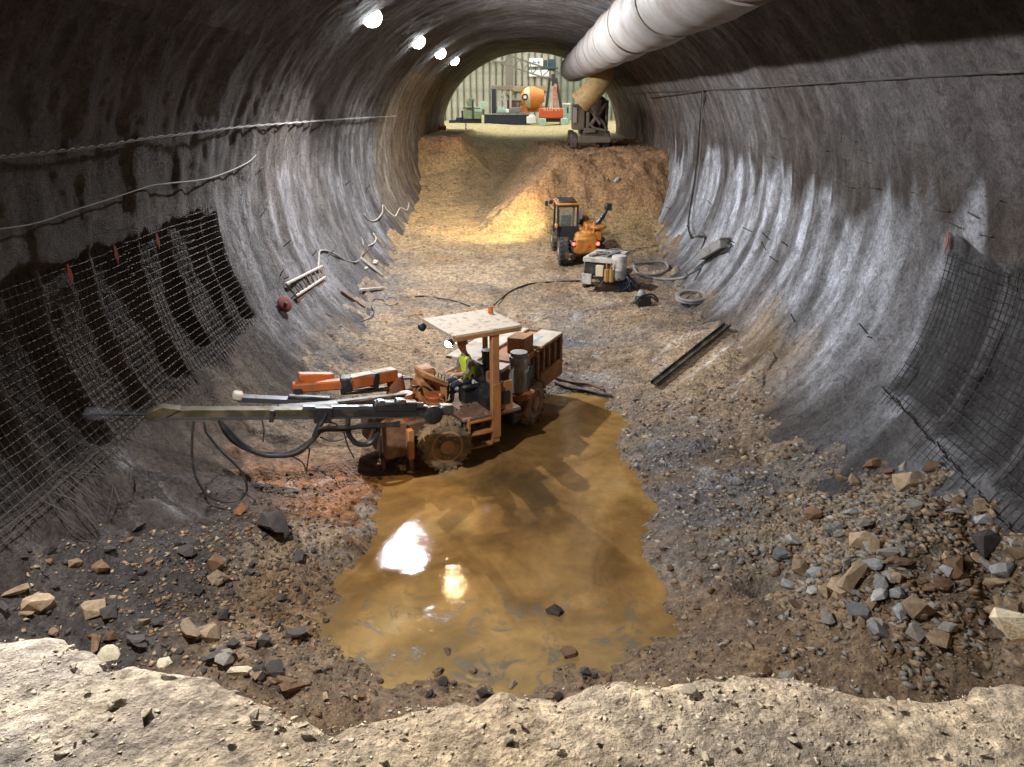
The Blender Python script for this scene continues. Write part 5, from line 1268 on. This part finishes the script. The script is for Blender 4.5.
# left wall: rack of pegs, red reel, offcuts
def on_wall_bar(px0, py0, px1, py1, w, h, lift): return at_wall(px0, py0, lift), at_wall(px1, py1, lift)
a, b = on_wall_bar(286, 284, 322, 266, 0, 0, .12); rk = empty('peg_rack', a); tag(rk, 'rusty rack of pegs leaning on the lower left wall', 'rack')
M_PALE = mat('weathered_pale', (.42, .40, .37), .7, dirt=(.25, .2, .15), damt=.35)
MB().bar((0, 0, 0), b - a, .08, .05).build('top_rail', M_PALE, rk)
c0, c1 = at_wall(296, 296, .10), at_wall(325, 277, .10)
MB().bar(c0 - a, c1 - a, .08, .05).build('bottom_rail', M_PALE, rk)
for i in range(9):
    t = i / 8; MB().bar((b - a) * t, (c0 - a).lerp(c1 - a, t), .035, .035).build('peg', M_RUST, rk)
MB().bar(c0 - a - Vector((0, 0, .16)), c1 - a - Vector((0, 0, .16)), .06, .10).build('shade_board', M_RUST, rk)  # dark board standing in for the shadow under the rack
p = at_wall(285, 304, .16); wp = p.copy()
rl = empty('cable_reel', p); tag(rl, 'round red reel fixed on the lower left wall', 'reel')
nn = Vector((.8, -.45, .45)).normalized()
MB().lathe((0, 0, 0), nn, [(-.05, .22), (-.03, .23), (0, .23), (.02, .2), (.025, .06), (.05, .05)], 22).build('disc', mat('faded_red', (.17, .02, .018), .75, dirt=(.09, .03, .025), damt=.4), rl)
MB().lathe((0, 0, 0), nn, [(-.16, .06), (.065, .05), (.08, .03)], 10).build('hub', M_RUST, rl)
for k, (x0, y0, x1, y1, w, h, m, l) in enumerate([(361, 258, 383, 277, .14, .10, M_PALE, 'pale timber plank lying at the foot of the left wall'), (360, 290, 384, 290, .10, .10, M_PALE, 'short pale pipe offcut on the gravel by left wall'),
                                              (341, 291, 365, 308, .10, .08, M_RUST, 'dark timber batten lying on the left wall foot'), (362, 256, 372, 247, .05, .05, M_CABK, 'short black rod leaning on the left wall')]):
    a, b = mixp([(x0, y0), (x1, y1)], .07); o = MB().bar((0, 0, 0), b - a, w, h, bev=.015).build('timber_plank' if k in (0, 2) else 'pipe_offcut', m); o.location = a; tag(o, l, 'plank' if k in (0, 2) else 'pipe')
for k, (x, y, l) in enumerate([(373, 262, 'crumpled white sheet by the timber plank at left'), (365, 268, 'small white scrap below the timber plank at left')]):
    p = mixp([(x, y)], .02)[0]; t = bmesh.new(); bmesh.ops.create_icosphere(t, subdivisions=2, radius=.22 if k == 0 else .13)
    for v in t.verts: v.co *= 1 + .5 * float(vnoise(np.array(v.co.x * 9 + k), np.array(v.co.y * 9 + v.co.z * 5), 3)); v.co.z *= .3
    mb = MB(); mb._merge(t); o = mb.build('plastic_scrap', M_WHT); o.location = p; tag(o, l, 'scrap')
# pale cabinet tilted on the right wall foot
a = mixp([(704, 258)], .12)[0]; b = mixp([(724, 246)], .12)[0]
cb = empty('electrical_cabinet', (a + b) / 2); tag(cb, 'pale oblong electrical cabinet tilted on the right wall foot', 'cabinet')
d = (b - a); rot = d.to_track_quat('X', 'Z').to_matrix()
MB().box((0, 0, .1), (d.length * 1.05, .42, .34), rot=rot, bev=.03).build('body', M_GRY, cb)
MB().box((0, 0, .29), (d.length * 1.08, .45, .04), rot=rot, bev=.01).build('lid', M_WHT, cb)
MB().box(rot @ Vector((.05, -.22, .08)), (.2, .03, .2), rot=rot, bev=.01).build('door', M_STEEL, cb)
# water mist where the drill meets the wall
M_MIST = bpy.data.materials.new('water_mist'); M_MIST.use_nodes = True; nt = M_MIST.node_tree; nt.nodes.clear()
vo = nd(nt, 'ShaderNodeVolumeScatter'); vo.inputs['Color'].default_value = (.85, .9, 1, 1); vo.inputs['Density'].default_value = 1.0; ou = nd(nt, 'ShaderNodeOutputMaterial'); lk(nt, vo.outputs[0], ou.inputs['Volume'])
o = MB().lathe((0, 0, 0), -u, [(-.05, .05), (.0, .11), (.12, .12), (.35, .07), (.6, .02)], 14).build('water_mist', M_MIST); o.location = E_ROD; tag(o, 'pale water mist at the drill tip on the left wall', 'mist')
# ================================================================== ROCKS
rk_ = random.Random(21)
def rock_mesh(seed, flat=.7, pts=15):
    r = random.Random(seed); bm = bmesh.new()
    for i in range(pts):
        v = Vector((r.gauss(0, 1), r.gauss(0, 1), r.gauss(0, 1))).normalized() * r.uniform(.75, 1.0)
        bm.verts.new((v.x * .5, v.y * .5 * r.uniform(.8, 1), v.z * .5 * flat))
    g = bmesh.ops.convex_hull(bm, input=bm.verts[:])
    bmesh.ops.delete(bm, geom=[e for e in g['geom_interior'] if isinstance(e, bmesh.types.BMVert)], context='VERTS')
    bmesh.ops.recalc_face_normals(bm, faces=bm.faces[:])
    me = bpy.data.meshes.new('rock'); bm.to_mesh(me); bm.free(); return me
def rock_mat(name, c, spread=.35):
    m, nt, b = NT(name)
    tc = nd(nt, 'ShaderNodeTexCoord').outputs['Object']; oi = nd(nt, 'ShaderNodeObjectInfo')
    n = noise_n(nt, 5, 7, .7, tc); n2 = noise_n(nt, 26, 4, .6, tc)
    c1 = ramp_n(nt, n.outputs[0], [(.3, tuple(x * .6 for x in c)), (.55, c), (.75, tuple(min(1, x * 1.4) for x in c))])
    v = ramp_n(nt, oi.outputs['Random'], [(0, (1 - spread, 1 - spread, 1 - spread)), (.5, (1, .97, .92)), (1, (1 + spread, 1 + spread, 1 + spread))])
    lk(nt, mix_n(nt, 1.0, c1.outputs[0], v.outputs[0], 'MULTIPLY'), b.inputs['Base Color']); b.inputs['Roughness'].default_value = .85; b.inputs['Specular IOR Level'].default_value = .3
    lk(nt, bump_n(nt, n2.outputs[0], .6, .03), b.inputs['Normal']); return m
RM = {'grey': rock_mat('rock_grey', (.29, .265, .235)), 'tan': rock_mat('rock_tan', (.34, .25, .16)), 'brown': rock_mat('rock_brown', (.20, .12, .07)), 'blue': rock_mat('rock_blue_grey', (.27, .275, .28)), 'dark': rock_mat('rock_dark', (.07, .06, .056)), 'sand': rock_mat('rock_sand', (.56, .47, .33), .2), 'white': rock_mat('rock_white', (.52, .50, .46), .2), 'rust': rock_mat('rock_rust', (.30, .13, .055))}
RB = {}
for k in RM:
    RB[k] = []
    for i in range(7):
        me = rock_mesh(100 + i, .6 + .06 * (i % 5), 11 + i); me.materials.append(RM[k]); RB[k].append(me)
def lay(p, size, kind, label, group, sink=.12, flat=1.0, i=None, name='rock', cat='rock'):
    me = RB[kind][rk_.randrange(7) if i is None else i]
    o = bpy.data.objects.new(name, me); COL.objects.link(o)
    s = (size * rk_.uniform(.85, 1.25), size * rk_.uniform(.7, 1.0), size * rk_.uniform(.65, 1.0) * flat)
    o.scale = s; o.rotation_euler = (rk_.uniform(-.4, .4), rk_.uniform(-.4, .4), rk_.uniform(0, 6.28))
    o.location = (p.x, p.y, p.z + s[2] * (.5 - sink) * .6)
    tag(o, label, cat, group); return o
def gz1(x, y): return float(floor_z(x, y))
GP = 'rocks of the rubble pile by the right wall'; LP = 'loose rocks of the rubble pile by the right wall'
# named rocks, measured one by one: px, py, width px, kind, label
NAMED = [(873, 469, 26, 'brown', 'brown block topping the left end of the right rubble crest', GP), (906, 488, 34, 'tan', 'long tan slab leaning on the right rubble crest', GP), (903, 470, 18, 'grey', 'grey block on the right rubble crest beside the leaning slab', GP), (932, 471, 22, 'brown', 'brown block at the right end of the rubble crest', GP),
         (855, 484, 22, 'tan', 'tan block just left below the right rubble crest', GP), (888, 474, 14, 'brown', 'small brown block second from the left on the rubble crest', GP), (793, 546, 22, 'white', 'whitish block at the left foot of the right rubble pile', GP), (810, 551, 14, 'tan', 'tan block right beside the whitish one in the rubble', GP),
         (860, 545, 30, 'tan', 'broad tan slab in the middle of the right rubble pile', GP), (852, 586, 40, 'tan', 'big flat tan boulder low in the right rubble pile', GP), (881, 586, 24, 'blue', 'blue-grey block right of the big flat boulder', GP), (948, 578, 26, 'blue', 'blue-grey block towards the right side of the rubble pile', GP),
         (811, 594, 18, 'white', 'white stone at the lower left foot of the rubble pile', GP), (874, 570, 20, 'blue', 'pale blue-grey stone above the flat boulder in the rubble', GP), (918, 618, 32, 'tan', 'tan slab at the front foot of the right rubble pile', GP), (800, 575, 24, 'tan', 'tan leaning block at the left side of the rubble pile', GP),
         (982, 552, 36, 'dark', 'dark boulder at the far right of the rubble pile', GP), (812, 520, 26, 'brown', 'brown slab half buried at the upper left of the rubble', GP), (948, 632, 22, 'grey', 'grey block at the lowest front of the rubble pile', GP), (875, 628, 20, 'grey', 'grey stone below the tan slab in front of the rubble', GP),
         (880, 600, 26, 'white', 'pale slab just below the blue-grey block in the rubble', GP), (1012, 632, 50, 'sand', 'large tan rock cut off by the right picture edge', None),
         (216, 570, 34, 'brown', 'big rust-brown boulder at the left of the puddle', None), (273, 535, 44, 'dark', 'flat dark boulder lying under the hanging hose', None), (242, 512, 20, 'rust', 'rusty upright stone below the hanging hose loop', None), (190, 638, 30, 'tan', 'tan slab left of the pair of flat slabs at left', None), (212, 640, 34, 'tan', 'flat tan slab near the ledge at left', None),
         (96, 615, 28, 'tan', 'flat tan stone in the left rubble above the ledge', None), (35, 608, 28, 'tan', 'upright tan slab at the far left above the ledge', None), (252, 646, 16, 'brown', 'brown stone right of the flat slabs near the ledge', None), (225, 665, 28, 'grey', 'grey slab just above the ledge at left', None), (292, 692, 28, 'brown', 'brown boulder behind the ledge at lower left', None),
         (447, 656, 18, 'brown', 'brown rock standing in the near end of the puddle', None), (439, 675, 14, 'brown', 'small brown rock at the near shore of the puddle', None), (512, 688, 14, 'tan', 'tan stone on the near shore of the puddle', None), (568, 656, 22, 'brown', 'brown rock at the near right shore of the puddle', None), (554, 614, 22, 'dark', 'dark flat clod poking out of the puddle', None),
         (786, 680, 22, 'grey', 'dark grey block behind the ledge right of the puddle', None), (763, 674, 18, 'brown', 'brown block behind the ledge, left of the grey one', None), (692, 424, 16, 'white', 'pale stone on the grey mud right of the puddle', None), (598, 138, 12, 'tan', 'pale stone on the bank below the truck', None), (617, 182, 13, 'white', 'pale flat stone on the reddish bank below the truck', None)]
for (px, py, w, k, l, g) in NAMED:
    p = at_ground(px, py) if (px, py) != (1012, 632) else at_z(px, py, 4.05)
    dist = (p - Vector((0, 0, CAM_Z))).length
    lay(p, w * dist / F_PX * .98, k, l, g, i=rk_.randrange(7))
n_ind = len(NAMED)
def scatter_px(n, region, sizes, kinds, label, group, sink=.15):
    k = 0
    while k < n:
        px, py = region()
        p = at_ground(px, py)
        if abs(p.x) > 7.4: continue
        s = rk_.choice(sizes) * rk_.uniform(.75, 1.25)
        lay(p, s, rk_.choice(kinds), label, group, sink); k += 1
def reg_right():
    while 1:
        x, y = rk_.uniform(770, 1024), rk_.uniform(465, 655)
        top = np.interp(x, [770, 800, 860, 940, 1024], [540, 505, 468, 470, 520]); bot = np.interp(x, [770, 800, 850, 920, 1024], [585, 610, 630, 650, 640])
        if top < y < bot: return x, y
def reg_left():
    while 1:
        x, y = rk_.uniform(0, 300), rk_.uniform(500, 690)
        top = np.interp(x, [0, 100, 170, 300], [520, 530, 530, 545]); bot = np.interp(x, [0, 90, 150, 215, 300], [625, 650, 660, 668, 700])
        if top < y < bot: return x, y
scatter_px(105, reg_right, [.2, .26, .32, .4], ['grey', 'tan', 'grey', 'tan', 'tan', 'blue', 'brown'], 'angular rock lying loose in the rubble pile by right wall', LP)
scatter_px(62, reg_left, [.18, .24, .34], ['dark', 'brown', 'dark', 'dark', 'tan'], 'angular rock lying loose in the rubble at lower left', 'loose rocks of the rubble at lower left')
scatter_px(28, lambda: (rk_.uniform(300, 660), rk_.uniform(672, 700)), [.1, .14, .18], ['brown', 'tan', 'dark'], 'small rock on the brown mud between puddle and ledge', 'small rocks between puddle and ledge')
scatter_px(24, lambda: (rk_.uniform(640, 800), rk_.uniform(400, 660)), [.1, .14, .2], ['grey', 'tan', 'white', 'brown'], 'small stone on the rutted mud right of the puddle', 'small stones right of the puddle')
# stones on the ledge
def on_ledge(px, py): return at_z(px, py, 4.41)
for (px, py, w, l) in [(175, 640, 0, ''), (108, 655, 26, 'long pale flake stone at the left of the ledge'), (165, 664, 22, 'pale flat stone on the ledge edge at left'), (145, 714, 18, 'pale flat stone in the left part of the ledge'), (255, 716, 18, 'rounded pale stone standing on the left ledge'), (303, 726, 14, 'brownish stone at the foot of the ledge hump'), (230, 740, 12, 'small grey stone low on the left ledge'),
                       (118, 700, 16, 'flat grey stone among flakes on the left ledge'), (240, 672, 24, 'pale block on the rim of the ledge hump'), (690, 690, 20, 'orange-tan block on the rim of the right ledge'), (730, 700, 10, 'small grey stone below the orange-tan block on ledge'), (705, 757, 16, 'rounded tan stone at the bottom picture edge of ledge'), (877, 696, 10, 'small dark stone on the right ledge rim')]:
    if not w: continue
    p = on_ledge(px, py); dist = (p - Vector((0, 0, CAM_Z))).length
    lay(p, w * dist / F_PX, 'sand', l, 'stones lying on the sandy ledge', .35, .6)
k = 0
while k < 38:
    px, py = rk_.uniform(0, 1024), rk_.uniform(640, 767); p = on_ledge(px, py)
    if p.y > np.interp(p.x, EDGE_X, EDGE_Y) - .08: continue
    lay(p, rk_.uniform(.03, .075), 'sand', 'small pale stone scattered on the sandy ledge', 'small stones scattered on the ledge', .35, .7); k += 1

# ---- gravel nobody could count: one mesh for each ground
def gravel(name, P, S, mats, label, cat):
    r = np.random.RandomState(len(P))
    base = []
    for i in range(6):
        me = bpy.data.meshes.new('g'); bm = bmesh.new()
        rr2 = random.Random(i)
        for k in range(8):
            v = Vector((rr2.gauss(0, 1), rr2.gauss(0, 1), rr2.gauss(0, 1))).normalized() * .5; bm.verts.new((v.x, v.y, v.z * .7))
        g = bmesh.ops.convex_hull(bm, input=bm.verts[:]); bmesh.ops.triangulate(bm, faces=bm.faces[:]); bm.verts.index_update(); bm.verts.ensure_lookup_table()
        base.append((np.array([v.co[:] for v in bm.verts]), np.array([[v.index for v in f.verts] for f in bm.faces]))); bm.free(); bpy.data.meshes.remove(me)
    V, Fs, MI, off = [], [], [], 0
    for i in range(len(P)):
        b, f = base[r.randint(6)]; th = r.rand() * 6.28; c, s = math.cos(th), math.sin(th)
        q = b * S[i] * np.array([r.uniform(.8, 1.4), r.uniform(.7, 1.1), r.uniform(.6, 1.1)])
        q = np.stack([q[:, 0] * c - q[:, 1] * s, q[:, 0] * s + q[:, 1] * c, q[:, 2]], 1) + P[i]
        V.append(q); Fs.append(f + off); off += len(q); MI.append(np.full(len(f), r.randint(len(mats))))
    V = np.concatenate(V); Fs = np.concatenate(Fs); MI = np.concatenate(MI)
    me = bpy.data.meshes.new(name); me.vertices.add(len(V)); me.vertices.foreach_set('co', V.astype(np.float32).ravel())
    me.loops.add(Fs.size); me.loops.foreach_set('vertex_index', Fs.astype(np.int32).ravel())
    me.polygons.add(len(Fs)); me.polygons.foreach_set('loop_start', np.arange(0, Fs.size, 3, dtype=np.int32))
    for m in mats: me.materials.append(m)
    me.polygons.foreach_set('material_index', MI.astype(np.int32)); me.update(calc_edges=True)
    return tag(link(name, me), label, cat, kind='stuff')
R = np.random.RandomState(3)
def ground_gravel(name, n, fx, fy, smin, smax, mats, label, keep=None):
    x, y = fx(n), fy(n); z = floor_z(x, y)
    ok = (np.abs(x) < 7.3) & (z > wall_z(x) - .02) & ((z > WATER_Z - .01) | (y > 20))
    if keep is not None: ok &= keep(x, y)
    x, y, z = x[ok], y[ok], z[ok]; s = smin + (smax - smin) * R.rand(len(x)) ** 3
    gravel(name, np.stack([x, y, z + s * .12], 1), s, [RM[m] for m in mats], label, 'gravel')
ground_gravel('rubble_gravel', 7500, lambda n: R.normal(5.7, 1.05, n), lambda n: R.normal(10.2, 1.6, n), .035, .2, ['grey', 'tan', 'tan', 'brown', 'grey'], 'small broken stone filling the rubble pile by right wall')
ground_gravel('rubble_gravel', 3600, lambda n: R.normal(-5.0, 1.3, n), lambda n: R.normal(9.4, 1.6, n), .03, .14, ['dark', 'brown', 'tan', 'dark'], 'small broken stone filling the rubble at lower left')
ground_gravel('floor_gravel', 7000, lambda n: R.uniform(-5.5, 6.5, n), lambda n: 6.5 + 20 * R.rand(n) ** 1.3, .02, .08, ['tan', 'grey', 'brown', 'tan', 'white'], 'scattered gravel on the muck floor')
ground_gravel('floor_gravel', 5000, lambda n: R.uniform(-5.5, 6.0, n), lambda n: R.uniform(16, 36, n), .03, .12, ['tan', 'grey', 'brown', 'tan'], 'scattered gravel on the floor behind the rig')
ground_gravel('bank_clods', 3500, lambda n: R.uniform(-7, 7, n), lambda n: R.uniform(34, 60, n), .05, .22, ['brown', 'tan', 'rust', 'tan'], 'crumbled clods on the banks of the ramp', lambda x, y: (x > .5) | (x < -4.2))
ground_gravel('floor_gravel', 2600, lambda n: R.uniform(-4, 4, n), lambda n: R.uniform(6.3, 9.3, n), .02, .09, ['brown', 'tan', 'brown', 'dark'], 'scattered gravel between puddle and ledge')
ground_gravel('mud_lumps', 1300, lambda n: R.uniform(1.6, 6.2, n), lambda n: R.uniform(9.5, 18.5, n), .03, .2, ['grey', 'tan', 'brown', 'grey', 'dark'], 'lumps and chips on the rutted mud right of the puddle')
ground_gravel('mud_lumps', 1500, lambda n: R.uniform(-5.2, -1.6, n), lambda n: R.uniform(8.5, 14, n), .03, .13, ['brown', 'tan', 'dark', 'rust'], 'lumps and chips on the mud left of the puddle')
n = 14000; x = R.uniform(-3.6, 3.6, n); y = R.uniform(1.4, 4.2, n); e_ = np.interp(x, EDGE_X, EDGE_Y); ok = y < e_ + .02; x, y = x[ok], y[ok]
zz = 4.4 + fbm(x * .9, y * .9, 135, 3) * .05 + fbm(x * 3, y * 3, 138, 5, .5) * .022 + np.maximum(0, fbm(x * 11, y * 11, 141, 3)) * .012 - .07 * np.exp(-(np.interp(x, EDGE_X, EDGE_Y) - y) / .12)
s = .008 + .04 * R.rand(len(x)) ** 3.5
gravel('ledge_grit', np.stack([x, y, zz], 1), s, [RM['sand']], 'fine sandy grit on the ledge', 'grit')
